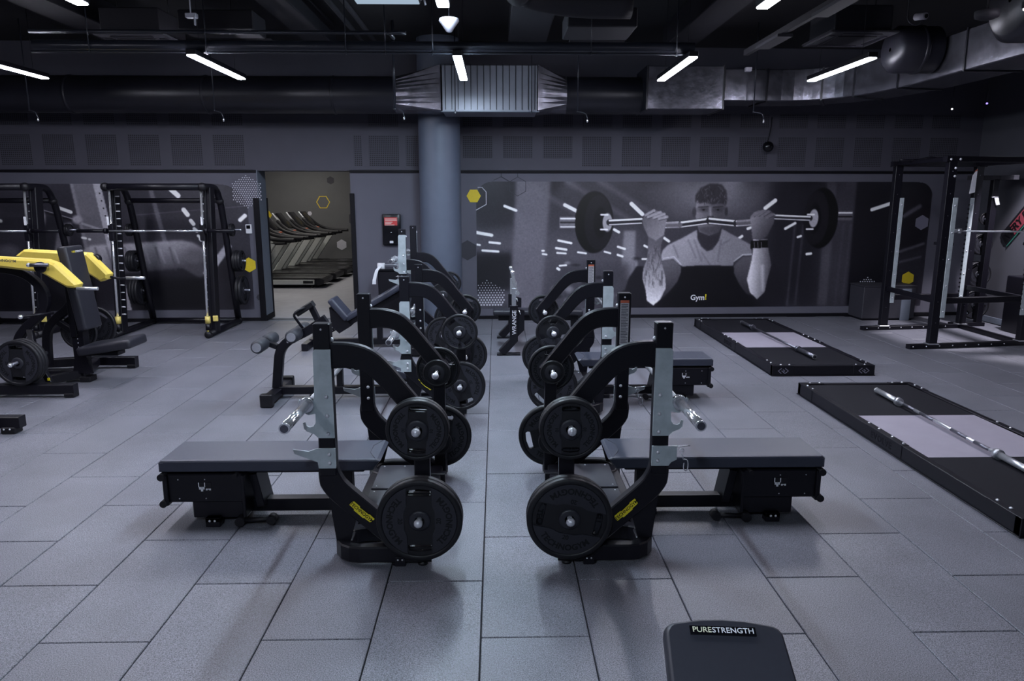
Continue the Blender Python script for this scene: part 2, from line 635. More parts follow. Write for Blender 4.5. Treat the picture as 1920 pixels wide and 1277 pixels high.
# ------------------------------------------------------------------ lamps
def lamp(x, y, z, length, m, label, group, along='Y'):
    t = thing('linear_lamp', (x, y, z), label, 'lamp', group)
    h = length / 2
    MB().box(x - .05, x + .05, y - h - .01, y + h + .01, z + .008, z + .06, .004).build('housing', 'black', t)
    MB().box(x - .044, x + .044, y - h, y + h, z - .006, z + .007, .003).build('diffuser', m, t)
    for s in (-1, 1):
        MB().cyl((x, y + s * h * .7, z + .055), (x, y + s * h * .7, CEIL if y < 12 else 3.5), .0025, 5).build('hanger_wire', 'black', t)
    return t


where = {-5.47: 'far left over the yellow machine', -3.1: 'over the left aisle', -.395: 'over the middle aisle',
         2.04: 'over the right bench row', 3.91: 'over the lifting platforms'}
for x in where:
    for r, y in enumerate((8.58, 5.12, -1.0)):
        if y < 2 and not -4 < x < 1: continue
        rowname = ('far row', 'second row', 'row behind')[r]
        lamp(x + (.2 if x > 3 and y < 6 else 0), y, 3.4, 1.5, 'lamp_cool' if abs(x + .395) < .1 else 'lamp' if x < 1 or y > 8 else 'lamp_dim', 'bright linear ceiling lamp %s, %s' % (where[x], rowname), 'linear ceiling lamps')
t = thing('spotlight', (7.35, 9.75, 3.42), 'round ceiling spotlight shining down on the power rack', 'lamp')
MB().lathe([(.03, .22), (.085, .20), (.09, .0), (.082, .0), (.078, .12), (.01, .13)], (7.35, 9.75, 3.42), 'Z', 24).build('housing', 'black', t)
MB().lathe([(.002, 0), (.07, .0), (.07, .01), (.002, .01)], (7.35, 9.75, 3.52), 'Z', 24).build('lens', 'lamp_bright', t)
MB().cyl((7.35, 9.75, 3.62), (7.35, 9.75, CEIL), .012, 8).build('stem', 'black', t)
sl = bpy.data.lights.new('spot_beam', 'SPOT')
sl.energy = 1000; sl.color = (.93, .90, 1.0); sl.spot_size = math.radians(78); sl.spot_blend = .35; sl.shadow_soft_size = .06
so_ = bpy.data.objects.new('spot_beam', sl); COL.objects.link(so_); so_.parent = t; so_.location = (0, 0, .06)
so_.rotation_euler = (math.radians(4), math.radians(-10), 0)
for x, y, lab in ((-5.6, 14.2, 'nearest to the doorway'), (-4.2, 17.6, 'over the belts'), (-7.5, 17.6, 'over the consoles'), (-5.6, 20.6, 'at the far wall')):
    t = lamp(x, y, 3.2, 1.6, 'lamp_neutral', 'linear ceiling lamp in the treadmill room ' + lab, 'treadmill room lamps')

# pale panel, reflected blue light painted as emission, hanging near the top of the picture
t = thing('hanging_panel', (-.86, 5.75, 3.5), 'rectangular panel hanging from the ceiling, its reflected blue light painted as glow', 'light panel')
MB().box(-1.11, -.61, 5.30, 6.22, 3.5, 3.51, .002).build('diffuser', 'panel_painted_glow', t)  # plain panel face; its emission stands in for reflected light
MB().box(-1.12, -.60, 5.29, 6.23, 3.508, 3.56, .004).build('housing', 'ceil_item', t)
MB().tube(smooth_path([(-.60, 6.2, 3.53), (-.575, 6.2, 3.54), (-.56, 6.2, 3.49)]), .008, 6).build('clip', 'white_plastic', t)
for s in (5.4, 6.1):
    MB().cyl((-.86, s, 3.55), (-.86, s, CEIL), .004, 6).build('hanger_wire', 'black', t)


# ------------------------------------------------------------------ ducts, pipes, ceiling things
t = thing('round_duct', (-5.3, 10.84, 3.16), 'long round black ventilation duct along the wall at left', 'duct')
MB().lathe([(.255, -9.45), (.255, -1.42)], (0, 10.84, 3.42), 'X', 40).build('pipe_wall', 'duct_black', t)
for x in (-7.9, -6.0, -4.1, -2.3):
    MB().lathe([(.255, x - .02), (.265, x - .015), (.265, x + .015), (.255, x + .02)], (0, 10.84, 3.42), 'X', 40).build('seam_collar', 'duct_black', t)
t = thing('duct_box', (-.1, 10.9, 3.16), 'ribbed pale sheet metal ventilation box in front of the column', 'duct')
MB().box(-.74, .57, 10.42, 11.08, 3.15, 3.76, .006).build('body', 'duct_panel', t)
for k in range(15):
    x = -.70 + k * .088
    MB().box(x, x + .010, 10.408, 10.422, 3.175, 3.775, .002).build('rib', 'duct_black', t)
MB().box(-.76, .60, 10.400, 10.425, 3.143, 3.157, .002).build('edge_flange', 'jamb', t)
for x in (-.56, .49):
    MB().cyl((x, 10.39, 3.13), (x, 10.39, CEIL - .002), .006, 6).build('threaded_rod', 'black', t)
    MB().box(x - .015, x + .015, 10.37, 10.41, 3.12, 3.15).build('bracket', 'pipe', t)
for s, x0, x1, xa in ((1, -1.43, -.76, 0), (-1, 1.0, .58, 0)):
    m = MB(); n = 32; r0 = []; r1 = []
    for k in range(n):
        a = 2 * PI * k / n
        cy, sz = math.cos(a), math.sin(a)
        r0.append((x0, 10.84 + .255 * cy, 3.42 + .255 * sz))
        q = 1 / max(abs(cy), abs(sz))
        r1.append((x1, 10.75 + .33 * cy * q, 3.47 + .30 * sz * q))
    m.rings([r0, r1], False, True)
    tag(m.build('duct_transition', 'duct_foil'), ('square to round foil duct transition left of the ribbed box' if s > 0 else 'square to round foil duct transition right of the ribbed box'), 'duct')
t = thing('round_duct', (1.5, 10.84, 3.16), 'short round black duct between ribbed box and foil box', 'duct')
MB().lathe([(.255, 1.0), (.255, 2.08)], (0, 10.84, 3.42), 'X', 40).build('pipe_wall', 'duct_black', t)
t = thing('duct_box', (2.6, 10.9, 3.18), 'foil wrapped ventilation box under the lamp over the right bench row', 'duct')
MB().box(2.08, 3.15, 10.36, 11.08, 3.185, 3.75, .008).build('body', 'duct_foil', t)
for x in (2.08, 3.14):
    MB().box(x - .012, x + .012, 10.35, 11.09, 3.178, 3.76, .003).build('edge_flange', 'duct_black', t)
# duct that turns towards the camera at right
pts = smooth_path([(3.17, 10.75, 3.52), (4.2, 10.75, 3.52), (4.85, 10.4, 3.52), (5.22, 9.5, 3.52), (5.3, 8.0, 3.52), (5.3, 4.0, 3.52)], 5)
t = thing('duct_run', (4.6, 9.5, 3.3), 'crinkled foil duct bending from the wall towards the camera at right', 'duct')
MB().sweep(pts, .42, .62, (0, 0, 1), .01).build('duct_body', 'duct_foil', t)
for i in (3, 8, 12, 16, 20, 22):
    p, q = pts[i - 1], pts[i]
    d = (q - p).normalized() * .012
    MB().sweep([q - d, q + d], .445, .645, (0, 0, 1), .006).build('joint_flange', 'duct_black', t)
for x0, y, r, lab in ((4.46, 8.55, .25, 'round black duct branch beside the lamp over the platforms'), (4.35, 6.45, .34, 'large round black duct branch at the upper right corner')):
    t = thing('duct_branch', (4.7, y, 3.5), lab, 'duct')
    MB().lathe([(.02, x0), (r * .8, x0), (r, x0 + .06), (r, 4.95)], (0, y, 3.62), 'X', 36).build('pipe_wall', 'duct_black', t)
    MB().lathe([(r, x0 + .28), (r + .012, x0 + .29), (r + .012, x0 + .32), (r, x0 + .33)], (0, y, 3.62), 'X', 36).build('seam_collar', 'duct_black', t)

for i, (x, lab) in enumerate([(-6.3, 'thin dark sprinkler drop at far left'), (-3.82, 'thin dark sprinkler drop left of the doorway'), (-1.38, 'grey sprinkler drop left of the column'),
                              (1.12, 'thin dark sprinkler drop right of the column'), (3.55, 'short dark sprinkler drop below the foil duct')]):
    t = thing('sprinkler_drop', (x, 10.3, 3.0), lab, 'sprinkler', 'sprinkler drops along the wall')
    r = .018 if i == 2 else .009
    zb = 3.17 if i == 2 else 3.14
    MB().tube([(x, 10.3, CEIL), (x, 10.3, zb)], r, 8).build('drop_pipe', 'pipe', t)
    MB().ball((x, 10.3, zb), r * 1.5).build('elbow', 'pipe', t)
    MB().tube(smooth_path([(x, 10.3, zb), (x + .10, 10.25, zb - .03), (x + .13, 10.25, zb - .10)]), .008, 8).build('flexible_arm', 'pipe', t)
    MB().lathe([(.004, 0), (.014, .01), (.010, .04), (.004, .05)], (x + .13, 10.25, zb - .15), 'Z', 10).build('sprinkler_head', 'chrome', t)

t = thing('pipe_run', (-1.5, 8.0, 3.45), 'pair of pale pipes hung below the ceiling above the middle', 'pipe')
MB().lathe([(.055, -4.8), (.055, 2.1)], (0, 8.06, 3.535), 'X', 20).build('large_pipe', 'pipe', t)
MB().lathe([(.013, -4.8), (.013, 2.1)], (0, 8.0, 3.462), 'X', 10).build('small_pipe', 'pipe', t)
MB().tube(smooth_path([(-4.8, 8.0, 3.66), (-1.2, 8.0, 3.66), (-1.13, 8.0, 3.66), (-1.1, 8.03, 3.655), (-1.09, 8.2, 3.65)]), .02, 10).build('upper_pipe', 'pipe', t)
for x in (-4.2, -3.0, -1.56, -1.15, -.66, 1.0, 1.9):
    MB().cyl((x, 7.985, 3.45), (x, 7.985, 3.998), .006, 6).build('threaded_rod', 'pipe', t)
    MB().lathe([(.020, x - .01), (.020, x + .01)], (0, 8.0, 3.462), 'X', 10).build('pipe_clamp', 'pipe', t)


def cassette(x0, x1, y0, y1, z, lab):
    t = thing('air_conditioner', ((x0 + x1) / 2, (y0 + y1) / 2, z), lab, 'air conditioner', 'ceiling cassettes')
    MB().box(x0 + .06, x1 - .06, y0 + .06, y1 - .06, z + .02, z + .3, .01).build('casing', 'ceil_item', t)
    cx, cy = (x0 + x1) / 2, (y0 + y1) / 2
    MB().box(x0, x1, y0, y1, z, z + .03, .008).build('fascia', 'ceil_item_light', t)
    MB().box(cx - .22, cx + .22, cy - .22, cy + .22, z - .012, z + .002, .006).build('grille', 'ceil_item', t)
    for a, b, c, d in ((x0 + .16, x1 - .16, y0 + .05, y0 + .12), (x0 + .16, x1 - .16, y1 - .12, y1 - .05), (x0 + .05, x0 + .12, y0 + .16, y1 - .16), (x1 - .12, x1 - .05, y0 + .16, y1 - .16)):
        MB().box(a, b, c, d, z - .006, z + .002, .002).build('louvre', 'black', t)
    for sx in (x0 + .1, x1 - .1):
        MB().cyl((sx, cy, z + .28), (sx, cy, CEIL), .006, 6).build('threaded_rod', 'ceil_item', t)


cassette(-4.46, -3.68, 8.58, 9.4, 3.75, 'square ceiling air conditioner left of the far left lamps')
cassette(3.66, 4.42, 8.3, 9.08, 3.75, 'square ceiling air conditioner above the platforms')
for x0, x1, y0, y1, lab in ((.76, 1.5, 8.1, 8.75, 'dark rectangular ceiling panel right of the middle lamp'), (-3.4, -2.6, 8.3, 8.75, 'dark rectangular ceiling panel near the left lamp')):
    t = thing('ceiling_panel', ((x0 + x1) / 2, (y0 + y1) / 2, 3.75), lab, 'panel', 'dark ceiling panels')
    MB().box(x0, x1, y0, y1, 3.75, 3.95, .01).build('body', 'ceil_item', t)
    MB().box(x0 + .1, x1 - .0, y1 + .15, y1 + .6, 3.75, 3.79, .006).build('speaker_plate', 'ceil_item', t)
    MB().lathe([(.15, 0), (.16, -.012), (.17, -.012), (.18, 0)], ((x0 + x1) / 2 + .05, y1 + .37, 3.75), 'Z', 28).build('speaker_ring', 'ceil_item_light', t)
for y0, y1, lab in ((6.3, 7.0, 'grey strip plate under the ceiling, nearer one'), (7.8, 8.45, 'grey strip plate under the ceiling, farther one')):
    tag(MB().box(2.89, 3.05, y0, y1, 3.6, 3.63, .004).build('ceiling_plate', 'ceil_item_light'), lab, 'plate', 'grey ceiling plates')
    # held by a rail
tag(MB().box(2.94, 3.0, 4.0, 9.0, 3.632, 3.70, .006).build('ceiling_rail', 'ceil_item'), 'long dark rail carrying grey plates under the ceiling', 'rail')
for x, w_, lab in ((-2.35, .34, 'wide dark ceiling beam left of the middle lamps'), (-1.75, .07, 'thin dark ceiling conduit left of the pale pipes'), (.42, .5, 'wide dark ceiling beam right of the middle lamps'), (2.5, .4, 'wide dark ceiling beam above the right lamps'), (-4.9, .45, 'wide dark ceiling beam above the far left lamps')):
    m = MB()
    if w_ < .1:
        m.cyl((x, 0, 4.0), (x, 10.4, 4.0), .03, 10).cyl((x + .16, 0, 4.0), (x + .16, 10.4, 4.0), .03, 10)
    else:
        m.box(x - w_ / 2, x + w_ / 2, -1, 10.5, 4.0, 4.3, .01)
    tag(m.build('ceiling_beam', 'ceil_item'), lab, 'beam', 'ceiling beams')
m = MB().tube(smooth_path([(.2, 3.0, 3.82), (.2, 6.6, 3.82), (.28, 7.1, 3.82), (.75, 7.35, 3.8), (1.3, 7.4, 3.8)]), .13, 18)
tag(m.build('flexible_duct', 'ceil_item'), 'dark flexible duct curving under the ceiling at centre', 'duct')
m = MB().tube(smooth_path([(-3.2, 6.2, 3.75), (-2.7, 6.6, 3.82), (-2.1, 6.7, 3.88), (-1.2, 6.6, 3.88)]), .05, 12)
tag(m.build('flexible_duct', 'ceil_item'), 'thin dark flexible hose under the ceiling at left', 'duct')

t = thing('pendant_speaker', (-.36, 6.0, 3.25), 'grey cone shaped pendant hanging near the middle lamps', 'speaker')
MB().lathe([(.004, -.055), (.022, -.05), (.05, -.01), (.080, .03), (.074, .046), (.02, .056), (.004, .057)], (-.363, 6.0, 3.297), 'Z', 28).build('cone', 'white_plastic', t)
MB().cyl((-.363, 6.0, 3.35), (-.363, 6.0, CEIL), .003, 6).build('cable', 'ceil_item', t)
t = thing('smoke_detector', (3.95, 6.12, 3.4), 'round grey ceiling unit beside the large duct branch', 'detector')
MB().lathe([(.004, -.035), (.05, -.035), (.085, -.02), (.09, .0), (.09, .03), (.004, .03)], (3.953, 6.119, 3.42), 'Z', 24).build('casing', 'ceil_item_light', t)
MB().cyl((3.953, 6.119, 3.44), (3.953, 6.119, CEIL), .008, 6).build('stem', 'ceil_item', t)
t = thing('security_camera', (4.12, 7.33, 3.68), 'small grey security camera with a looped cable', 'camera')
MB().cyl((4.08, 7.40, 3.70), (4.12, 7.29, 3.685), .032, 14).build('body', 'white_plastic', t)
MB().cyl((4.118, 7.296, 3.686), (4.122, 7.284, 3.684), .02, 12).build('lens', 'black_gloss', t)
MB().tube(smooth_path([(4.0, 7.4, CEIL), (4.0, 7.4, 3.8), (3.99, 7.36, 3.66), (4.06, 7.33, 3.61), (4.12, 7.34, 3.66)]), .006, 6).build('cable', 'ceil_item_light', t)
tag(MB().box(3.22, 3.30, 9.72, 9.78, 3.58, 3.63).build('sensor', 'white_plastic'), 'tiny grey sensor box above the right lamps', 'sensor')
tag(MB().box(-2.83, -2.73, 7.08, 7.14, 3.59, 3.63).box(-2.745, -2.735, 7.06, 7.09, 3.52, 3.6).box(-2.79, -2.78, 7.10, 7.11, 3.62, CEIL, .001).build('sensor', 'white_plastic'), 'tiny grey sensor box above the left lamps', 'sensor')
t = thing('ball_speaker', (4.35, 11.8, 2.7), 'black ball speaker hanging on the wall above the mural', 'speaker')
m = MB().ball((4.36, 11.86, 2.785), .085, 20, 12)
m.build('ball', 'black_gloss', t)
MB().tube(smooth_path([(4.36, 11.95, 2.79), (4.42, 11.96, 3.05), (4.43, 11.96, 3.25)]), .008, 6).build('cable', 'black', t)
MB().box(4.32, 4.40, 11.92, 11.985, 2.75, 2.82).build('bracket', 'black', t)
for x, y, z, m_, lab in ((6.75, 11.0, 3.27, 'led_white', 'tiny white light dot high at right'), (7.0, 10.6, 3.3, 'led_violet', 'tiny violet light dot high at right')):
    t = thing('indicator_light', (x, y, z), lab, 'light')
    MB().ball((x, y, z), .014).build('bulb', m_, t)
    MB().cyl((x, y, z + .012), (x, y, CEIL), .004, 6).build('cable', 'ceil_item', t)


# ------------------------------------------------------------------ printed murals and wall stickers
class Canvas:
    def __init__(s, x0, x1, y0, y1, base):
        s.x0, s.y0 = x0, y0
        s.w, s.h = x1 - x0 + 1, y1 - y0 + 1
        s.a = np.zeros((s.h, s.w, 3)); s.a[:] = base
        s.X, s.Y = np.meshgrid(np.arange(s.w) + x0, np.arange(s.h) + y0)

    def mask(s, poly, blur=.7):
        x, y = s.X.astype(float), s.Y.astype(float)
        ins = np.zeros(x.shape, bool)
        n = len(poly)
        for i in range(n):
            (xa, ya), (xb, yb) = poly[i], poly[(i + 1) % n]
            if ya == yb: continue
            c = ((ya > y) != (yb > y)) & (x < (xb - xa) * (y - ya) / (yb - ya) + xa)
            ins ^= c
        return s.blur(ins.astype(float), blur)

    def blur(s, m, r):
        if r <= 0: return m
        k = int(3 * r) + 1
        g = np.exp(-.5 * (np.arange(-k, k + 1) / r) ** 2); g /= g.sum()
        for ax in (0, 1):
            p = [(0, 0), (0, 0)]; p[ax] = (k, k)
            q = np.pad(m, p, mode='edge')
            m = sum(g[i] * (q[i:i + m.shape[0], :] if ax == 0 else q[:, i:i + m.shape[1]]) for i in range(2 * k + 1))
        return m

    def paint(s, m, col, alpha=1.0):
        m = (m * alpha)[..., None]
        s.a = s.a * (1 - m) + np.array(col) * m

    def poly(s, pts, col, blur=.7, alpha=1.0):
        s.paint(s.mask(pts, blur), col, alpha)

    def ell(s, cx, cy, rx, ry, col, soft=.08, alpha=1.0):
        d = np.sqrt(((s.X - cx) / rx) ** 2 + ((s.Y - cy) / ry) ** 2)
        s.paint(np.clip((1 + soft - d) / (2 * soft), 0, 1), col, alpha)

    def bar(s, xa, ya, xb, yb, wd, col, soft=.8, alpha=1.0):
        dx, dy = xb - xa, yb - ya; L2 = dx * dx + dy * dy + 1e-9
        t = np.clip(((s.X - xa) * dx + (s.Y - ya) * dy) / L2, 0, 1)
        d = np.hypot(s.X - xa - t * dx, s.Y - ya - t * dy)
        s.paint(np.clip((wd / 2 + soft - d) / (2 * soft), 0, 1), col, alpha)

    def shade(s, m, fx0, fy0, c0, fx1, fy1, c1, alpha=1.0):
        """linear gradient painted through mask m"""
        dx, dy = fx1 - fx0, fy1 - fy0
        t = np.clip(((s.X - fx0) * dx + (s.Y - fy0) * dy) / (dx * dx + dy * dy), 0, 1)[..., None]
        col = np.array(c0) * (1 - t) + np.array(c1) * t
        m = (m * alpha)[..., None]
        s.a = s.a * (1 - m) + col * m

    def noise(s, amt, seed=1):
        r = np.random.RandomState(seed)
        s.a *= 1 + amt * s.blur(r.randn(s.h, s.w), .8)[..., None]
        lo = s.blur(r.randn(s.h, s.w), 14); lo /= np.abs(lo).max()
        s.a *= 1 + .16 * lo[..., None]

    def mesh(s, name, fx, fz, y, corner=None):
        """fx, fz map canvas px to wall coordinates"""
        step = 1
        xs = np.array([fx(x) for x in range(s.x0, s.x0 + s.w)])
        zs = np.array([fz(v) for v in range(s.y0, s.y0 + s.h)])
        V = np.stack([np.tile(xs, s.h), np.full(s.w * s.h, y), np.repeat(zs, s.w)], 1)
        idx = np.arange(s.w * s.h).reshape(s.h, s.w)
        q = np.stack([idx[:-1, :-1], idx[1:, :-1], idx[1:, 1:], idx[:-1, 1:]], -1)
        keep = np.ones(q.shape[:2], bool)
        if corner is not None:
            cx, cy, r = corner
            XX, YY = s.X[:-1, :-1], s.Y[:-1, :-1]
            for (ccx, ccy, sx, sy) in cx:
                out = ((XX - ccx) * sx > 0) & ((YY - ccy) * sy > 0) & (np.hypot(XX - ccx, YY - ccy) > r)
                keep &= ~out
        q = q[keep].reshape(-1, 4)
        org = np.array([xs.mean(), y, zs.min()])
        me = bpy.data.meshes.new(name)
        me.from_pydata((V - org).tolist(), [], q.tolist())
        at = me.color_attributes.new('print', 'FLOAT_COLOR', 'POINT')
        g_ = s.a.reshape(-1, 3); g_ = g_ * .45 + g_.mean(1, keepdims=True) * .55
        srgb = np.clip((g_ / 255. - .20) * 1.5 + .085, .01, 1)
        lin = np.where(srgb <= .04045, srgb / 12.92, ((srgb + .055) / 1.055) ** 2.4)
        at.data.foreach_set('color', np.concatenate([lin, np.ones((len(lin), 1))], 1).ravel())
        me.materials.append(MATS['print'])
        o = bpy.data.objects.new(name, me); COL.objects.link(o)
        o.location = org
        return o


def mural_right():
    B = (74, 71, 84)
    c = Canvas(893, 1752, 340, 574, B)
    # room printed in the picture
    c.poly([(893, 340), (1060, 340), (960, 420), (893, 430)], (58, 55, 67), 6)
    c.poly([(893, 430), (1200, 430), (1210, 574), (893, 574)], (92, 88, 102), 14, .8)
    c.poly([(893, 470), (960, 470), (960, 540), (893, 540)], (50, 47, 58), 5)
    c.poly([(966, 340), (1030, 340), (1014, 574), (955, 574)], (108, 103, 118), 3)
    c.poly([(1168, 430), (1190, 430), (1190, 520), (1162, 520)], (128, 124, 138), 2)
    c.poly([(1040, 490), (1180, 490), (1180, 574), (1020, 574)], (80, 77, 90), 7)
    for k in range(26):
        r = random.Random(k)
        x, y = r.uniform(1020, 1200), r.uniform(480, 565)
        c.ell(x, y, r.uniform(3, 9), r.uniform(2, 7), (150, 146, 160) if r.random() < .45 else (46, 44, 54), .6, .6)
    c.ell(1330, 360, 70, 34, (138, 134, 148), .9, .8)
    for xa in (1060, 1120, 980):
        c.bar(xa, 340, xa + 120, 410, 7, (112, 108, 122), 5, .5)
    c.poly([(1440, 340), (1548, 340), (1548, 574), (1440, 574)], (52, 50, 62), 12, .9)
    c.poly([(1548, 340), (1566, 340), (1566, 574), (1548, 574)], (104, 100, 114), 2, .5)
    c.poly([(1605, 340), (1752, 340), (1752, 574), (1605, 574)], (44, 42, 54), 2, .9)
    c.poly([(1690, 470), (1752, 460), (1752, 574), (1690, 574)], (70, 67, 80), 6, .7)
    c.bar(1690, 410, 1730, 385, 8, (96, 92, 108), 2, .9)
    c.bar(1700, 470, 1745, 455, 5, (110, 106, 120), 2, .7); c.bar(1702, 490, 1742, 480, 4, (100, 96, 112), 2, .7)
    for x in (1492, 1508, 1586, 1600):
        c.bar(x, 420, x - 4, 570, 4, (84, 80, 94), 2, .6)
    W = (236, 234, 246)
    for q in ((945, 384, 966, 392, 6), (1056, 382, 1078, 393, 8), (1180, 380, 1201, 399, 9), (1433, 388, 1451, 374, 9), (1638, 391, 1675, 379, 8),
              (893, 432, 921, 437, 7), (917, 450, 936, 452, 5), (904, 465, 933, 467, 5), (893, 454, 899, 455, 4), (1045, 447, 1069, 452, 5), (1041, 461, 1060, 464, 5),
              (1043, 470, 1059, 471, 4), (1015, 466, 1018, 466, 4), (1016, 472, 1023, 473, 4), (1082, 469, 1097, 471, 4), (1132, 468, 1143, 471, 4), (1157, 459, 1170, 463, 5),
              (1157, 474, 1166, 477, 5), (1048, 494, 1060, 493, 4), (1044, 499, 1047, 501, 6), (1149, 427, 1158, 432, 6), (1244, 443, 1253, 449, 6), (1207, 457, 1213, 460, 5),
              (1204, 482, 1213, 482, 4), (1474, 426, 1492, 416, 6), (1499, 442, 1505, 440, 5), (1519, 474, 1527, 473, 6), (1386, 444, 1392, 440, 6), (1402, 426, 1408, 424, 6)):
        c.bar(*q[:4], q[4] * .78, W, .9)
    P = lambda pts: [(1180 + a / 5.107, 330 + b / 5.107) for a, b in pts]
    # preacher pad
    c.poly(P([(0, 950), (70, 845), (1430, 830), (1475, 900), (1560, 1250), (-100, 1250)]), (52, 49, 61), 1.2)
    c.poly(P([(500, 845), (1020, 845), (1140, 1000), (1250, 1250), (250, 1250), (480, 1000)]), (43, 41, 52), 4)
    # shirt
    sh = P([(640, 500), (500, 578), (370, 640), (320, 690), (300, 745), (312, 795), (420, 778), (480, 830), (515, 850), (640, 842), (860, 842), (1010, 845), (1020, 800), (1100, 745), (1195, 748), (1170, 640), (1050, 578), (880, 490), (860, 600), (800, 690), (745, 705), (690, 660), (650, 590)])
    m = c.mask(sh, .9)
    c.shade(m, 1240, 450, (158, 153, 168), 1330, 500, (128, 124, 138))
    for q in ((560, 600, 640, 760), (620, 600, 700, 800), (700, 720, 780, 830), (880, 600, 860, 800), (960, 600, 890, 640), (420, 650, 470, 760)):
        (a, b), (d, e) = P([(q[0], q[1]), (q[2], q[3])])
        c.bar(a, b, d, e, 2.5, (100, 96, 110), 2, .55)
    for q in ((330, 770, 430, 755), (430, 755, 500, 830), (1020, 800, 1100, 740), (1100, 740, 1185, 735)):
        (a, b), (d, e) = P([(q[0], q[1]), (q[2], q[3])])
        c.bar(a, b, d, e, 2, (186, 182, 196), 1, .8)
    # neck, face, ears, hair
    c.poly(P([(648, 470), (875, 470), (872, 540), (835, 640), (760, 700), (695, 650), (650, 560)]), (66, 62, 74), 1)
    face = P([(618, 215), (620, 370), (640, 450), (665, 520), (760, 555), (850, 525), (880, 450), (903, 370), (914, 215)])
    m = c.mask(face, .8)
    c.shade(m, 1300, 400, (136, 130, 143), 1345, 400, (92, 88, 100))
    c.ell(*P([(605, 335)])[0], 4, 8, (78, 74, 86), .3); c.ell(*P([(915, 330)])[0], 3, 8, (70, 66, 78), .3)
    c.poly(P([(640, 470), (880, 470), (850, 530), (760, 552), (680, 525)]), (84, 80, 92), 2, .8)
    for x in (692, 832):
        c.ell(*P([(x, 308)])[0], 9, 4.2, (70, 66, 78), .9, .8)
        c.ell(*P([(x + 2, 312)])[0], 2.2, 1.5, (24, 22, 30), .4)
        a, b = P([(x - 45, 288), (x + 45, 282)]); c.bar(*a, *b, 1.6, (60, 57, 67), 1, .9)
    a, b = P([(757, 300), (765, 372)]); c.bar(*a, *b, 4, (150, 145, 158), 2, .8)
    a, b = P([(740, 376), (790, 376)]); c.bar(*a, *b, 2, (60, 57, 68), 1, .8)
    c.poly(P([(615, 260), (608, 180), (650, 110), (740, 70), (850, 72), (905, 130), (918, 215), (908, 265), (860, 250), (780, 262), (700, 240), (650, 255), (630, 215)]), (66, 62, 73), 1.2)
    r = random.Random(5)
    for k in range(60):
        x, y = r.uniform(640, 900), r.uniform(85, 240)
        a, b = P([(x, y), (x + r.uniform(-25, 25), y + r.uniform(10, 35))])
        c.bar(*a, *b, 1.1, (112, 107, 118) if k % 3 else (46, 43, 54), .7, .55)
    # upper arms
    m = c.mask(P([(312, 795), (420, 780), (500, 850), (505, 900), (470, 1000), (400, 1090), (300, 1190), (280, 1000), (330, 900)]), .9)
    c.shade(m, 1245, 490, (104, 100, 112), 1250, 560, (70, 66, 78))
    m = c.mask(P([(1020, 840), (1100, 760), (1195, 755), (1200, 900), (1230, 1140), (1160, 1120), (1080, 1020), (1025, 920)]), .9)
    c.shade(m, 1390, 490, (96, 92, 104), 1410, 560, (62, 59, 70))
    # plates
    for cx, cy, rx, ry in ((1111, 414, 36, 56.5), (1541, 407, 33, 56)):
        c.ell(cx, cy, rx, ry, (34, 32, 40), .03)
        c.ell(cx + (8 if cx < 1300 else -9), cy, rx * .72, ry * .9, (50, 47, 57), .05)
        c.ell(cx + (12 if cx < 1300 else -12), cy, rx * .36, ry * .5, (38, 36, 45), .1)
    # bar
    def chrome(x0, y0, x1, y1, w0):
        c.bar(x0, y0, x1, y1, w0, (60, 57, 68), .7)
        c.bar(x0, y0 - w0 * .28, x1, y1 - w0 * .28, w0 * .28, (230, 227, 238), .7)
        c.bar(x0, y0 + w0 * .36, x1, y1 + w0 * .36, w0 * .16, (208, 205, 216), .7)
    c.poly([(1047, 404), (1076, 404), (1076, 425), (1047, 425)], (120, 116, 128), .6)
    c.bar(1049, 407, 1075, 407, 2.5, (235, 232, 242)); c.bar(1049, 414, 1075, 414, 3, (60, 57, 66)); c.bar(1049, 422, 1075, 422, 2, (215, 212, 224))
    c.poly([(1574, 394), (1602, 394), (1602, 411), (1574, 411)], (100, 96, 108), .6)
    c.bar(1575, 397, 1600, 397, 2.2, (225, 222, 232)); c.bar(1575, 404, 1600, 404, 3, (50, 48, 56))
    for cx in (1136, 1527):
        c.ell(cx, 414 if cx < 1300 else 407, 9, 17, (158, 154, 166), .1); c.bar(cx - 12, 400, cx, 400, 3, (226, 223, 234)); c.bar(cx - 12, 427, cx, 427, 3, (220, 217, 228))
    chrome(1140, 414, 1200, 411, 12); chrome(1520, 407, 1450, 404, 10)
    chrome(1246, 419, 1275, 418, 13); chrome(1275, 418, 1328, 411, 13); chrome(1328, 411, 1380, 416, 13); chrome(1380, 416, 1410, 414, 13)
    c.bar(1250, 419, 1272, 419, 11, (120, 114, 126), .8, .8); c.bar(1384, 415, 1405, 414, 11, (112, 106, 118), .8, .8)
    # forearms
    fa = P([(170, 560), (330, 540), (300, 640), (302, 770), (352, 950), (362, 1060), (310, 1170), (245, 1228), (180, 1180), (165, 1080), (128, 960), (135, 870), (170, 760)])
    m = c.mask(fa, .8)
    c.shade(m, 1222, 455, (104, 99, 112), 1226, 575, (206, 201, 214))
    r = random.Random(3)
    for k in range(90):
        y = r.uniform(640, 1010); x = r.uniform(150, 330)
        a, b = P([(x, y), (x + r.uniform(-14, 14), y + r.uniform(15, 70))])
        mm = m
        dx = c.a.copy(); c.bar(*a, *b, r.uniform(1, 2.0), (74, 70, 82), 1.0, .38)
        c.a = dx * (1 - mm[..., None]) + c.a * mm[..., None]
    fb = P([(1190, 590), (1335, 590), (1350, 690), (1390, 840), (1360, 980), (1342, 1100), (1270, 1175), (1195, 1105), (1155, 980), (1190, 800), (1200, 690)])
    m = c.mask(fb, .8)
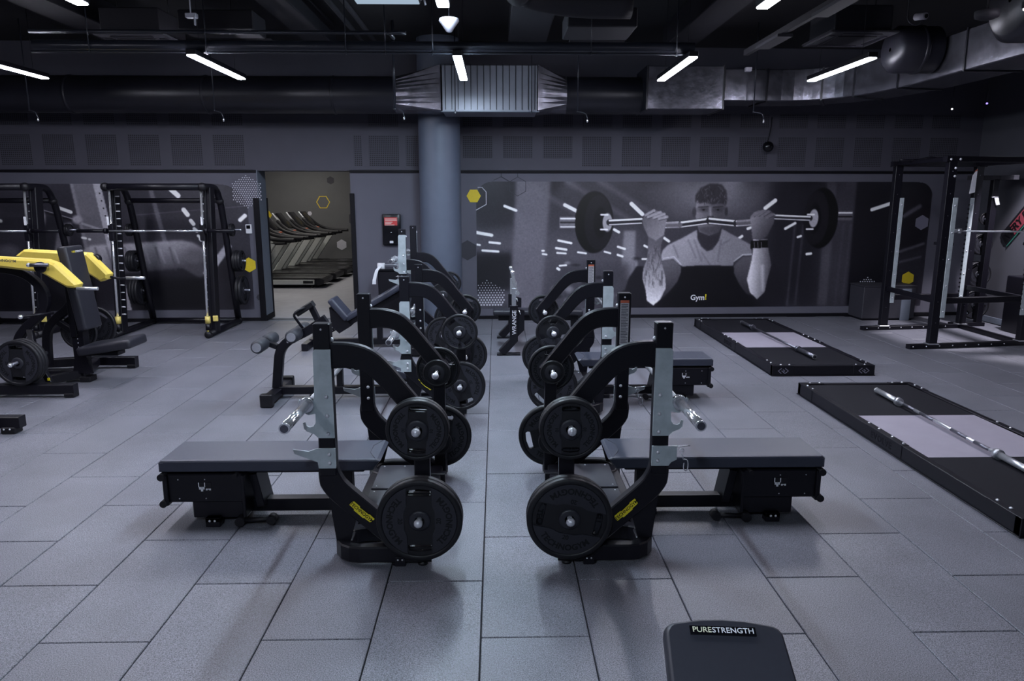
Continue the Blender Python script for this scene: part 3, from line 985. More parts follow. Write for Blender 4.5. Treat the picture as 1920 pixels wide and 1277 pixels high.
    c.shade(m, 1412, 500, (196, 191, 204), 1450, 500, (92, 88, 100))
    a, b = P([(1300, 850), (1320, 1080)]); c.bar(*a, *b, 5, (205, 200, 214), 3, .5)
    c.poly(P([(1170, 605), (1340, 600), (1345, 670), (1172, 680)]), (28, 26, 34), .8)
    for x in (1205, 1240, 1275):
        a, b = P([(x, 620), (x + 6, 670)]); c.bar(*a, *b, 1.6, (120, 116, 128), .6, .8)
    # fists with fingers
    m = c.mask(P([(105, 410), (135, 355), (215, 312), (300, 335), (348, 375), (335, 470), (322, 545), (250, 600), (170, 562), (125, 470)]), .8)
    c.shade(m, 1205, 400, (106, 101, 113), 1245, 430, (138, 132, 145))
    for q in ((140, 362, 218, 318), (165, 378, 280, 335), (220, 385, 318, 352), (270, 395, 345, 378)):
        a, b = P([(q[0], q[1]), (q[2], q[3])]); c.bar(*a, *b, 5.2, (158, 152, 165), 1, .9); c.bar(a[0], a[1] + 3.2, b[0], b[1] + 3.2, 1.2, (66, 62, 74), .6, .8)
    m = c.mask(P([(1150, 385), (1185, 335), (1260, 315), (1340, 318), (1390, 365), (1385, 430), (1330, 560), (1260, 600), (1185, 585), (1165, 470)]), .8)
    c.shade(m, 1415, 400, (132, 126, 139), 1450, 420, (86, 82, 94))
    for q in ((1170, 375, 1230, 330), (1215, 370, 1280, 325), (1265, 372, 1325, 330), (1315, 385, 1375, 355)):
        a, b = P([(q[0], q[1]), (q[2], q[3])]); c.bar(*a, *b, 5.2, (120, 114, 127), 1, .8); c.bar(a[0] + 4, a[1] + 1, b[0] + 5, b[1] + 1, 1.1, (58, 55, 66), .6, .7)
    c.noise(.05)
    fx = lambda x: -.325 + (x - 893) * .008818
    fz = lambda y: 2.238 - (y - 340) * .00882
    o = c.mesh('wall_mural', fx, fz, -.006, ([(921, 368, -1, -1), (1724, 368, 1, -1)], None, 28))
    tag(o, 'large grey printed mural of a man in a T-shirt curling a barbell', 'mural')
    k = .235 / text_width('Gym', 1)
    m = MB().raw(text_raw('Gym', 1, 0, .022, 'LEFT'), plane_M((fx(1299), -.0075, fz(556)), '-Y') @ Matrix.Scale(k, 4))
    p = wallify_child(m.build('lettering', 'white', o))
    m = MB().raw(text_raw('!', 1, 0, .03, 'LEFT'), plane_M((fx(1299) + .243, -.0075, fz(555)), '-Y') @ Matrix.Scale(k * 1.05, 4))
    wallify_child(m.build('exclamation_mark', 'yellow_badge', o))
    wallify(o)


def wallify_child(o):
    return o


def mural_left():
    c = Canvas(-120, 455, 345, 580, (72, 69, 82))
    c.poly([(-120, 480), (455, 480), (455, 580), (-120, 580)], (58, 55, 67), 12)
    c.poly([(150, 345), (190, 345), (205, 470), (160, 470)], (112, 108, 121), 2)
    c.poly([(146, 345), (152, 345), (166, 470), (160, 470)], (130, 126, 140), 1)
    c.poly([(186, 345), (199, 345), (232, 582), (214, 582)], (160, 156, 170), .8)
    for k in range(14):
        c.ell(196 + k * 1.95, 362 + k * 13.6, 1.4, 1.4, (50, 48, 58), .4)
    c.poly([(280, 345), (288, 345), (310, 470), (302, 470)], (120, 116, 130), 1, .7)
    c.bar(250, 402, 455, 385, 1.5, (110, 106, 120), .8, .6)
    for q in ((321, 354, 333, 366, 9), (341, 392, 347, 401, 8), (352, 412, 356, 418, 7), (357, 427, 361, 431, 6), (363, 440, 365, 442, 5), (366, 446, 367, 448, 5), (440, 411, 449, 403, 7), (116, 386, 142, 396, 6), (-6, 407, 18, 412, 6), (157, 443, 163, 444, 4), (169, 446, 170, 446, 4), (204, 440, 209, 446, 4), (-60, 392, -35, 398, 6)):
        c.bar(*q[:4], q[4], (232, 229, 240), .9)
    c.bar(75, 388, 155, 414, 6, (58, 55, 65), 1); c.bar(75, 386, 155, 412, 1.5, (150, 146, 158), .7)
    c.bar(160, 417, 205, 433, 4, (150, 146, 160), .8)
    c.ell(152, 410, 9, 8, (150, 144, 158), .3); c.ell(92, 405, 5, 14, (140, 134, 148), .4); c.poly([(118, 418), (142, 415), (136, 440), (128, 470), (105, 470)], (128, 122, 136), 1.4)
    m = c.mask([(30, 480), (80, 466), (150, 470), (170, 458), (330, 448), (352, 452), (380, 470), (388, 505), (360, 520), (330, 500), (270, 506), (200, 512), (120, 510), (60, 512), (30, 505)], 2)
    c.shade(m, 200, 450, (172, 166, 180), 210, 515, (92, 88, 100))
    for x in (178, 198, 230, 258, 285, 310):
        c.bar(x, 462, x + 8, 504, 3, (84, 80, 92), 2, .6); c.bar(x + 8, 466, x + 14, 490, 2.5, (160, 154, 168), 2, .5)
    c.ell(352, 478, 16, 13, (108, 104, 116), .4); c.ell(24, 470, 20, 14, (98, 94, 108), .4)
    c.poly([(366, 510), (415, 450), (422, 460), (376, 520)], (168, 163, 177), 1)
    c.poly([(250, 520), (370, 520), (380, 580), (240, 580)], (44, 42, 52), 4)
    c.poly([(-120, 500), (40, 500), (120, 560), (120, 580), (-120, 580)], (46, 44, 56), 4)
    c.noise(.05, 4)
    fx = lambda x: -5.32 + (x - 300) * .00877
    fz = lambda y: 2.195 - (y - 345) * .00853
    o = c.mesh('wall_mural', fx, fz, -.006, ([(405, 395, 1, -1)], None, 50))
    tag(o, 'grey printed mural of a person lying on a bench behind the smith machines', 'mural')
    wallify(o)


mural_right(); mural_left()


def sticker(x, z, loops, m, lab, y=-.010, group=None, name='hexagon_sticker', depth=.003):
    o = MB().raw(fill2d(loops, depth), plane_M((x, y, z), '-Y')).build(name, m)
    tag(o, lab, 'sticker', group)
    return wallify(o)


def ring_hex(r, wdt, rot=0):
    return [hexagon(r, rot), hexagon(r - wdt, rot)]


sticker(-.365, 2.01, [hexagon(.115)], 'hex_yellow', 'solid yellow hexagon sticker at the top left of the large mural')
hx = hexagon(.165, PI / 6)
def polyline_band(pts, w_):
    out = []; inn = []
    for i, p in enumerate(pts):
        a = Vector(pts[max(i - 1, 0)]); b = Vector(pts[min(i + 1, len(pts) - 1)])
        d = (b - a).normalized(); nrm = Vector((-d.y, d.x)) * w_ / 2
        out.append(tuple(Vector(p) + nrm)); inn.append(tuple(Vector(p) - nrm))
    return out + inn[::-1]
sticker(-.30, 1.985, [polyline_band([(.0, .16), (.07, .16), (.135, .09), (.135, -.11), (-.03, -.2)], .012)], 'hex_white', 'white hexagon outline sticker behind the yellow hexagon')
sticker(-.475, 1.14, [hexagon(.165, PI / 6)], 'hex_grey', 'dark grey hexagon sticker left of the large mural')
o = sticker(.345, 2.16, [hexagon(.155, PI / 6)[:], hexagon(.145, PI / 6)], 'hex_grey', 'thin dark hexagon outline hanging over the large mural', -.011)
wallx = WM.inverted()
m = MB()
for a, b in (((.345, 2.31), (.345, 2.41)), ((.08, 2.31), (.08, 2.41))):
    m.prism([(a[0] - .005, a[1]), (a[0] + .005, a[1]), (a[0] + .005, b[1]), (a[0] - .005, b[1])], -.0125, -.009)
hx = [(.08 + .155 * math.cos(t), 2.16 + .155 * math.sin(t)) for t in [PI / 2 + .9, PI / 2, PI / 6, -PI / 6]]
m.prism(polyline_band(hx, .01), -.0125, -.009)
tag(wallify(m.build('line_sticker', 'hex_grey')), 'thin dark lines hanging from the shadow gap strip above the large mural', 'sticker')
sticker(-4.0, .917, [hexagon(.12, PI / 6)], 'hex_yellow', 'yellow hexagon sticker behind the plates of the right smith machine')
sticker(-3.865, .388, [hexagon(.055)], 'hex_grey', 'small dark hexagon sticker low on the wall left of the doorway')
sticker(7.12, 1.575, [hexagon(.125, PI / 6)], 'hex_lilac', 'pale lilac hexagon sticker on the mural behind the power rack')
sticker(6.98, .64, [hexagon(.115, PI / 6)], 'hex_yellow', 'yellow hexagon sticker low behind the power rack')


def dots(x, z, r, rot, pitch, lab, clip=None, grow=False):
    m = MB()
    n = int(r / pitch) + 2
    for i in range(-n, n + 1):
        for j in range(-n, n + 1):
            u = (i + .5 * (j % 2)) * pitch; v = j * pitch * .866
            q = max(abs(u * math.cos(a) + v * math.sin(a)) for a in (rot + PI / 6, rot + PI / 2, rot + 5 * PI / 6))
            if q > r * .866: continue
            if clip and not clip(u, v): continue
            rr = pitch * (.26 if not grow else .16 + .22 * max(0, min(1, .5 - v / r)))
            m.prism(circle(rr, 8, x + u, z + v), -.012, -.009)
    o = thing('dotted_sticker', (x, -.012, z), lab, 'sticker')
    m.build('dot_pattern', 'hex_white', o)['kind'] = 'stuff'
    return wallify(o)


dots(-3.955, 2.075, .265, PI / 6, .036, 'white halftone dot hexagon sticker beside the doorway')
dots(-.115, .40, .29, PI / 6, .047, 'white halftone dot sticker at the lower left corner of the large mural', lambda u, v: u > -.2 and v < .22 - .55 * (u + .2) + .12 and v > -.20, True)
dots(6.28, .52, .16, PI / 6, .04, 'faint halftone dot sticker at the lower right of the large mural')


def fixed_sticker(x, z, y, loops, m, lab):
    o = MB().raw(fill2d(loops, .006), plane_M((x, y, z), '-Y')).build('hexagon_sticker', m)
    return tag(o, lab, 'sticker')


fixed_sticker(-5.02, 2.51, 22.492, [hexagon(.12, PI / 6)], 'hex_grey', 'dark hexagon sticker high on the treadmill room wall')
fixed_sticker(-5.275, 1.86, 22.492, [hexagon(.21), hexagon(.185)], 'hex_yellow', 'yellow hexagon outline on the treadmill room wall')
fixed_sticker(-5.70, 1.52, 22.492, [hexagon(.07)], 'hex_white', 'small white hexagon on the treadmill room wall')
fixed_sticker(-4.77, .57, 22.492, [hexagon(.165, PI / 6)], 'hex_white', 'larger white hexagon low on the treadmill room wall')
fixed_sticker(-4.30, 1.36, 22.492, [hexagon(.24, PI / 6)], 'hex_grey', 'dark hexagon cut off by the doorway edge')
fixed_sticker(-7.0, 1.47, 22.492, [hexagon(.15)], 'hex_yellow', 'yellow hexagon peeking out left of the treadmills')

# wall fittings
t = thing('thermostat', (-3.965, 0, 1.42), 'small white thermostat on the wall beside the doorway', 'thermostat')
MB().box(-4.012, -3.918, -.03, 0, 1.42, 1.565, .006).build('casing', 'white', t)
MB().box(-3.995, -3.935, -.034, -.028, 1.495, 1.55, .002).build('display', 'black_gloss', t)
wallify(t)
t = thing('wall_terminal', (-1.69, 0, 1.23), 'black wall terminal with a small red screen', 'terminal')
MB().rbox((-1.69, -.035, 1.478), (.29, .07, .49), .012, 2).build('casing', 'black_gloss', t)
MB().box(-1.80, -1.595, -.076, -.070, 1.545, 1.672, .001).build('screen', 'screen_red', t)
m = MB()
for k, (a, b) in enumerate(((0, .185), (0, .19), (0, .12), (0, .10), (0, .15))):
    z = 1.655 - k * .022 - (.008 if k > 1 else 0)
    m.box(-1.79 + a, -1.79 + b, -.0775, -.0755, z - .012, z, .0005)
m.build('screen_text', 'screen_white', t)
MB().box(-1.705, -1.685, -.077, -.070, 1.43, 1.44, .002).build('sensor', 'white', t)
MB().box(-1.725, -1.665, -.085, -.068, 1.262, 1.30, .006).build('dispenser_mouth', 'white', t)
wallify(t)
t = thing('waste_bin', (-1.70, -.22, 0), 'black cleaning station bin with a white paper roll at the wall', 'bin')
MB().box(-1.89, -1.52, -.40, -.04, .0, .84, .012).build('body', 'black', t)
MB().box(-1.90, -1.51, -.41, -.03, .84, .875, .008).build('lid', 'black_gloss', t)
MB().tube(smooth_path([(-1.86, -.3, .88), (-1.86, -.3, .93), (-1.6, -.3, .93), (-1.6, -.3, .88)]), .008, 8).build('wire_holder', 'steel', t)
MB().lathe([(.02, -1.90), (.055, -1.90), (.055, -1.79), (.02, -1.79)], (0, -.3, .91), 'X', 18).build('paper_roll', 'paper', t)
m = MB(); rs = []
for x, y, z, w_ in ((-1.85, -.36, .92, .05), (-1.90, -.42, .86, .05), (-1.925, -.43, .78, .05), (-1.945, -.43, .70, .055), (-1.95, -.42, .64, .06)):
    rs.append([(x - w_ / 2, y - .004, z), (x + w_ / 2, y - .004, z), (x + w_ / 2, y + .004, z), (x - w_ / 2, y + .004, z)])
m.rings(rs).build('paper_sheet', 'paper', t)
MB().lathe([(.003, 0), (.022, .0), (.022, .07), (.008, .09), (.008, .11), (.003, .11)], (-1.57, -.28, .875), 'Z', 12).build('spray_bottle', 'white_plastic', t)
wallify(t)
t = thing('low_cabinet', (6.42, -.24, 0), 'dark grey low cabinet standing at the wall below the mural', 'cabinet')
MB().box(5.98, 6.86, -.48, -.03, .03, .555, .008).build('body', 'cab_grey', t)
MB().box(5.97, 6.87, -.49, -.025, .555, .575, .004).build('top', 'cab_grey', t)
MB().box(6.62, 6.78, -.487, -.478, .0, .52, .003).build('side_post', 'jamb', t)
MB().box(6.0, 6.84, -.46, -.05, .0, .03, .003).build('plinth', 'black', t)
wallify(t)
# slanted banner on the right wall
t = thing('wall_banner', (7.96, 10.7, 1.2), 'slanted black banner with red and green lettering on the right wall', 'banner')
cx = Vector((7.958, 10.72, 1.86))
def ban(pts, m_, name, off):
    mm = MB(); ang = math.radians(46)
    pp = []
    for a, b in pts:
        y = -(a * math.cos(ang) - b * math.sin(ang)); z = a * math.sin(ang) + b * math.cos(ang)
        pp.append((cx.y + y, cx.z + z))
    mm.prism(pp, cx.x - off, cx.x - off + .003, 'YZ')
    return mm.build(name, m_, t)
ban([(-.75, -.11), (1.6, -.11), (1.6, .13), (-.75, .13)], 'black_plastic', 'cloth', .002)
ban([(-.75, -.125), (1.6, -.125), (1.6, -.105), (-.75, -.105)], 'banner_green', 'lower_stripe', .005)
ban([(-.05, .11), (1.6, .11), (1.6, .135), (-.05, .135)], 'banner_green', 'upper_stripe', .005)
ban([(-.52, -.09), (-.03, -.09), (-.03, .09), (-.52, .09)], 'banner_red', 'red_field', .0045)
R = Matrix.Translation(cx - Vector((.008, 0, 0))) @ Matrix.Rotation(-PI / 2, 4, 'Z') @ Matrix.Rotation(PI / 2, 4, 'X') @ Matrix.Rotation(math.radians(46), 4, 'Z')
MB().raw(text_raw('EVERY BODY.', .17, 0, .006, 'RIGHT'), R @ Matrix.Translation((.28, .0, 0))).build('lettering', 'letter_dark', t)
MB().raw(text_raw('GYM', .17, 0, .006, 'LEFT'), R @ Matrix.Translation((.36, .0, 0))).build('lettering', 'sticker_dark', t)
tag(MB().rbox((7.80, 9.9, .42), (.28, 1.5, .84), .02, 2).build('foam_block', 'black'), 'large black block standing against the right wall', 'block')


# ------------------------------------------------------------------ weight plates
def bend_text(s, size, R, th0, y):
    """text running counter-clockwise with letter tops towards the centre, on the -Y face"""
    v, f = text_raw(s, size, 0, .002 * size / .05)
    out = []
    for x, h, z in v:
        a = th0 + x / R; r = R - h
        out.append((r * math.cos(a), y, r * math.sin(a)))
    return out, f


PLATES = {}


def plate_proto(kind):
    """weights: radius, thickness, number"""
    if kind in PLATES: return PLATES[kind]
    r, th, num, three = {'20': (.231, .045, '20', 0), '15': (.20, .042, '15', 0), '10': (.165, .040, '10', 0), '5': (.157, .034, '5', 1), '2': (.095, .026, '2.5', 0), '1': (.085, .022, '', 0)}[kind]
    t = thing('weight_plate', (0, 0, 0), 'x', 'weight plate')
    slots = []
    if r > .12:
        if three:
            for a0 in (PI / 2 + .0, PI / 2 + 2 * PI / 3, PI / 2 + 4 * PI / 3):
                out = [(r * .78 * math.cos(a0 + d), r * .78 * math.sin(a0 + d)) for d in (-.42, -.21, 0, .21, .42)]
                inn = [(r * .52 * math.cos(a0 + d), r * .52 * math.sin(a0 + d)) for d in (.30, 0, -.30)]
                slots.append(out + inn)
        else:
            for s in (1, -1):
                w_, h0, h1 = r * .26, r * .60, r * .74
                slots.append([(-w_, s * h0), (w_, s * h0), (w_ + .006, s * (h0 + h1) / 2), (w_, s * h1), (0, s * (h1 + .035 * r)), (-w_, s * h1), (-w_ - .006, s * (h0 + h1) / 2)])
    M = plane_M((0, 0, 0), '-Y')
    MB().raw(fill2d([circle(r * .90, 56), circle(.027, 24)] + slots, th * .55, 'pl' + kind), M).build('disc', 'rubber', t)
    h = th / 2
    MB().lathe([(r * .86, -h * .55), (r * .875, -h * .92), (r * .90, -h), (r * .965, -h), (r * .99, -h * .8), (r, -h * .5), (r, h * .5), (r * .99, h * .8), (r * .965, h), (r * .90, h), (r * .875, h * .92), (r * .86, h * .55)], (0, 0, 0), 'Y', 56).build('rim', 'rubber', t)
    MB().lathe([(.027, -h * 1.02), (.046, -h * 1.02), (.056, -h * .9), (.06, -h * .5), (.06, h * .5), (.056, h * .9), (.046, h * 1.02), (.027, h * 1.02), (.027, -h * 1.02)], (0, 0, 0), 'Y', 28).build('hub', 'rubber_face', t)
    if r > .12:
        rr = r * .86
        for s in (0, 1):
            if three:
                a = [PI / 6 * 5 + .2 + d for d in np.linspace(-.0, 1.0, 10)] if s == 0 else [-PI / 2 + 2 * PI / 3 * .5 + d for d in np.linspace(-.1, .9, 10)]
                pts = [(rr * math.cos(x), rr * math.sin(x)) for x in np.linspace(PI + .55, 2 * PI - .55, 14)] if s == 0 else [(rr * math.cos(x), rr * math.sin(x)) for x in np.linspace(.35, PI - .35, 16)]
                pts += [(.35 * r * math.cos(x), .35 * r * math.sin(x)) for x in (np.linspace(2 * PI - .9, PI + .9, 6) if s == 0 else np.linspace(PI - .7, .7, 6))]
                if s == 1:
                    pts = [(rr * math.cos(x), rr * math.sin(x)) for x in np.linspace(.3, PI - .3, 16)] + [(r * .82 * math.cos(x), r * .82 * math.sin(x)) for x in np.linspace(PI - .34, .34, 14)]
            else:
                a = math.acos(.34)
                pts = [(rr * math.cos(x), rr * math.sin(x)) for x in np.linspace(-a, a, 20)]
                pts += [(.30 * r, r * .36), (.36 * r, r * .2), (.36 * r, -r * .2), (.30 * r, -r * .36)]
                if s: pts = [(-x, -z) for x, z in pts]
            for yy in (-1, 1):
                MB().raw(fill2d([pts], h * .25), plane_M((0, yy * h * .68, 0), '-Y')).build('face_panel', 'rubber_face', t)
        for a0 in ((PI, 0) if not three else (-PI / 2, PI / 2)):
            m = MB()
            vf = bend_text('TECHNOGYM', r * .20, r * .70 if not three else r * .76, a0, -h * .82)
            m.add(vf[0], vf[1])
            vf = bend_text(num, r * .15, r * .45, a0, -h * .82)
            if vf[0]: m.add(vf[0], vf[1])
            m.build('lettering', 'letter_dark', t)
    PLATES[kind] = t
    t['used'] = 0
    return t


def plate(kind, loc, spin, label, group, yaw=0.0):
    p = plate_proto(kind)
    o = p if not p['used'] else copy_tree(p)
    p['used'] = 1
    o['used'] = 1
    o.location = loc
    o.rotation_euler = (Matrix.Rotation(yaw, 3, 'Z') @ Matrix.Rotation(spin, 3, 'Y')).to_euler()
    return tag(o, label, 'weight plate', group)


# ------------------------------------------------------------------ barbells
def barbell(p, d, length, label, group, r=.025, m_sleeve='chrome', m_shaft='steel', sleeve=.40, grip=False):
    p, d = Vector(p), Vector(d).normalized()
    t = thing('barbell', p - Vector((0, 0, r)), label, 'barbell', group)
    h = length / 2
    for s in (-1, 1):
        a, b = p + d * s * h, p + d * s * (h - sleeve)
        sl = MB().tube([a, b], r, 20).build('sleeve', m_sleeve, t)
        MB().tube([a + d * s * .001, a - d * s * .012], r * 1.07, 20).build('end_ring', 'chrome', sl)
        MB().tube([a + d * s * .004, a - d * s * .004], r * .78, 20).build('end_cap', 'dull_steel', sl)
        MB().tube([b - d * s * .03, b + d * s * .012], r * 1.55, 20).build('collar', m_sleeve, t)
    MB().tube([p - d * (h - sleeve), p + d * (h - sleeve)], r * .56, 14).build('shaft', m_shaft, t)
    if grip:
        for s in (-1, 1):
            for a, b in ((.12, .33), (.42, .60)):
                MB().tube([p + d * s * a, p + d * s * b], r * .575, 14).build('knurled_grip', 'dull_steel', t)
    return t


def bolt(p, axis, r, parent, sg=1, mirror=None, m='bolt', name='bolt'):
    d = Vector(axis)
    c = Vector(p)
    mb = MB()
    mb.tube([c, c + d * r * .35, c + d * r * .75, c + d * r * .95], r, 10)
    k = len(mb.v)
    for i, s in enumerate((1, .98, .7, .25)):
        ctr = c + d * r * (0, .35, .75, .95)[i]
        for j in range(10):
            v = Vector(mb.v[i * 10 + j]); mb.v[i * 10 + j] = tuple(ctr + (v - ctr) * s)
    return mb.build(name, m, parent, mirror)


HOOK = [(-.036, 1.20), (.046, 1.20), (.046, .72), (-.04, .72), (-.06, .742), (-.098, .757), (-.112, .772), (-.116, .806), (-.106, .808), (-.098, .788), (-.082, .780), (-.062, .786), (-.050, .805), (-.048, .855),
        (-.085, .848), (-.124, .866), (-.138, .925), (-.128, .932), (-.113, .900), (-.09, .883), (-.068, .898), (-.052, .935), (-.048, 1.0), (-.046, 1.185)]
SPOT = [(-.050, .662), (.046, .662), (.046, .55), (-.046, .55), (-.05, .585), (-.172, .634), (-.178, .657), (-.095, .645)]
SPOT_SHORT = [(-.09, .662), (.046, .662), (.046, .55), (-.046, .55), (-.06, .57), (-.09, .585)]


def badge(cx, y, cz, ang, parent, scale=1.0):
    M = plane_M((cx, y, cz), '-Y', ang)
    k = scale
    sh = [(-.078, .008), (-.072, .019), (-.03, .019), (-.026, .013), (.035, .015), (.04, .02), (.076, .018), (.078, .004), (.07, -.014), (.03, -.016), (.026, -.021), (-.04, -.021), (-.044, -.014), (-.078, -.013)]
    b = MB().raw(fill2d([[(x * k, z * k) for x, z in sh]], .003), M).build('badge', 'yellow_badge', parent)
    M2 = plane_M((cx, y - .0022, cz), '-Y', ang)
    MB().raw(text_raw('TECHNOGYM', .026 * k, 0, .0006), M2).build('lettering', 'letter_dark', b)
    return b


def sticker_sheet(x0, x1, y, z0, z1, parent):
    o = MB().box(x0, x1, y, y + .002, z0, z1, .0005).build('warning_label', 'sticker', parent)
    MB().box(x0, x1, y - .001, y + .001, z1 - .018, z1, .0003).build('red_heading', 'sticker_red', o)
    m = MB()
    n = int((z1 - z0 - .03) / .011)
    for k in range(n):
        z = z1 - .028 - k * .011
        m.box(x0 + .006, x1 - .006 - (.012 if k % 3 == 2 else 0), y - .001, y + .0005, z - .004, z, .0002)
    m.build('small_print', 'sticker_dark', o)


def station(X0, Yc, sg, kind, label, ztop=1.335, far_label=False, dz=0.0):
    t = thing({'flat': 'flat_bench', 'decline': 'decline_bench', 'incline': 'incline_bench'}[kind], (X0, Yc, 0), label, 'weight bench', 'bench press stations in two rows')
    MX = X0 if sg < 0 else None

    def bd(mb, name, m, par=t):
        return mb.build(name, m, par, MX)
    for side in (-1, 1):
        fy = Yc + side * .6
        post = bd(MB().box(X0 - .044, X0 + .044, fy - .035, fy + .035, .50, ztop, .005), 'upright', 'black')
        bolt((X0, fy - .035, ztop - .03), (0, -1, 0), .006, post, 1, MX)
        bolt((X0 + .044, fy, ztop - .09), (1, 0, 0), .013, post, 1, MX)
        y0 = fy + side * .035
        M = plane_M((X0, y0 + side * .005, 0), '-Y')
        pl = bd(MB().raw(fill2d([[(x, z + dz) for x, z in HOOK]], .009, 'hook%.2f' % dz), M), 'hook_plate', 'galv')
        for z in (.947, .843, .744):
            bolt((X0 + .014, y0 + side * .009, z + dz), (0, side, 0), .011, pl, 1, MX)
        sp = bd(MB().raw(fill2d([[(x, z + dz) for x, z in (SPOT if sg > 0 or side > 0 else SPOT_SHORT)]], .009, 'spot%d%.2f' % (sg > 0 or side > 0, dz)), M), 'spotter_plate', 'galv')
        for z in (.628, .580):
            bolt((X0 + .014, y0 + side * .009, z + dz), (0, side, 0), .011, sp, 1, MX)
        for z in (.80, .68, .60):
            bolt((X0 + .012, fy - side * .035, z), (0, -side, 0), .011, post, 1, MX)
        # curved arm from the upright down to the upper peg
        path = smooth_path([(X0 + .02, fy, 1.162), (X0 + .13, fy, 1.162), (X0 + .22, fy, 1.14), (X0 + .30, fy, 1.075), (X0 + .40, fy, .955), (X0 + .52, fy, .805), (X0 + .545, fy, .775)], 4)
        n = len(path)
        hs = [.142 - .035 * min(1, i / (n * .6)) for i in range(n)]
        bd(MB().sweep(path, .055, .13, (0, 1, 0), .008, hs), 'curved_arm', 'black')
        path = smooth_path([(X0, fy, .56), (X0 + .002, fy, .50), (X0 + .035, fy, .425), (X0 + .16, fy, .305), (X0 + .33, fy, .15), (X0 + .43, fy, .06)], 4)
        n = len(path)
        bd(MB().sweep(path, .06, .11, (0, 1, 0), .006, [.09 + .035 * min(1, i / 6) for i in range(n)]), 'diagonal_strut', 'black')
        bd(MB().prism([(X0 - .02, .44), (X0 + .08, .40), (X0 + .15, .31), (X0 + .09, .09), (X0 + .02, .09)], fy + .005, fy + .035), 'gusset', 'black')
        bd(MB().box(X0 + .462, X0 + .546, fy - .028, fy + .028, .025, .83, .005), 'rear_post', 'black')
        # rounded foot ring
        inn = -side
        ry = fy + side * .06
        P = [(X0 + .55, ry, .065), (X0 + .16, ry, .065)]
        for k in range(1, 8):
            a = PI * k / 8
            P.append((X0 + .16 - .125 * math.sin(a), ry + inn * (.125 - .125 * math.cos(a)), .065))
        P += [(X0 + .16, ry + inn * .25, .065), (X0 + .55, ry + inn * .25, .065)]
        bd(MB().sweep(P, .092, .06, (0, 0, 1), .008), 'foot_ring', 'black')
        for x in (.36, .50):
            f_ = bd(MB().lathe([(.004, .0), (.028, .0), (.028, .012), (.012, .02), (.012, .03)], (X0 + x, ry, 0), 'Z', 14), 'foot_pad', 'black_plastic')
        f_ = bd(MB().box(X0 + .35, X0 + .41, ry + side * .024 - .012, ry + side * .024 + .012, .0, .055, .003), 'foot_bracket', 'black')
        for x in (.368, .392):
            bolt((X0 + x, ry + side * .036, .04), (0, side, 0), .005, f_, 1, MX)
        # plate pegs
        for z in (.795, .295):
            a, b = fy - .185, fy + .17
            if z < .7:
                a, b = (fy - .185, fy + .03) if side < 0 else (fy - .14, fy + .17)
            pg = bd(MB().cyl((X0 + .495, a, z), (X0 + .495, b, z), .0135, 14), 'plate_peg', 'chrome')
            bd(MB().ball((X0 + .495, a - .004, z), .024, 16, 10), 'peg_tip', 'bolt', pg)
            bd(MB().cyl((X0 + .495, fy - .05, z), (X0 + .495, fy + .05, z), .024, 14), 'peg_sleeve', 'black', pg)
        if side < 0:
            bx = X0 + .172 if sg > 0 else X0 - .172
            badge(bx, fy - .0345, .292, math.radians(-43.5 if sg > 0 else 43.5), t)
        if side > 0 and far_label:
            lx = X0 + .0
            sticker_sheet(lx - .030, lx + .030, fy - .0375, ztop - .36, ztop - .05, t)
    # spine, cross beams and standing step
    bd(MB().box(X0 - (.95 if kind == 'flat' else 1.36), X0 + .10, Yc - .04, Yc + .04, .035, .115, .006), 'spine_beam', 'black')
    bd(MB().box(X0 + .03, X0 + .10, Yc - .57, Yc + .57, .03, .10, .006), 'cross_beam', 'black')
    bd(MB().box(X0 + .44, X0 + .52, Yc - .57, Yc + .57, .03, .10, .006), 'cross_beam', 'black')
    for y0, y1 in ((-.38, .02), (.05, .46)):
        s_ = bd(MB().box(X0 + .10, X0 + .44, Yc + y0, Yc + y1, .13, .145, .003), 'step_plate', 'cab_grey')
        for x in (.13, .27, .41):
            for y in (y0 + .03, y1 - .03):
                bolt((X0 + x, Yc + y, .145), (0, 0, 1), .006, s_, 1, MX)
    for q in (-.36, .38):
        bd(MB().box(X0 + .10, X0 + .44, Yc + q, Yc + q + .06, .10, .131, .003), 'step_support', 'black')
    if kind == 'flat':
        # pad with slanted head end
        bm = bmesh.new()
        prof = [(-1.13, .350), (.165, .350), (.205, .405), (.195, .427), (-1.12, .427)]
        yy = [-.178, -.165, 0, .165, .178]
        x0, x1, xh = X0 - 1.13, X0 + .155, X0 + .205
        m = MB(); rs = []
        for y, ins in ((-.182, .02), (-.178, .006), (-.165, 0), (.165, 0), (.178, .006), (.182, .02)):
            rs.append([(x0 + ins, Yc + y, .352 + ins * .5), (x1 - ins, Yc + y, .352 + ins * .5), (xh - .012 - ins, Yc + y, .400), (xh - ins, Yc + y, .414), (xh - .02 - ins, Yc + y, .428 - ins * .6), (x0 + .02 + ins, Yc + y, .428 - ins * .6), (x0 + ins, Yc + y, .412)])
        m.rings(rs, False, True, False)
        bm.free()
        pad = bd(m, 'bench_pad', 'pad')
        bd(MB().tube([(X0 + .17, Yc - .165, .428), (X0 + .125, Yc - .06, .4285), (X0 + .125, Yc + .06, .4285), (X0 + .17, Yc + .165, .428)], .0025, 6), 'stitched_seam', 'pad_dark', pad)
        bd(MB().box(X0 - 1.05, X0 + .09, Yc - .10, Yc + .10, .315, .352, .004), 'pad_rail', 'black')
        bd(MB().box(X0 - .08, X0 + .0, Yc - .04, Yc + .04, .1, .33, .004), 'head_leg', 'black')
        bd(MB().sweep([(X0 - .60, Yc, .30), (X0 - .56, Yc, .09)], .18, .05, (0, 1, 0), .004), 'support_leg', 'black')
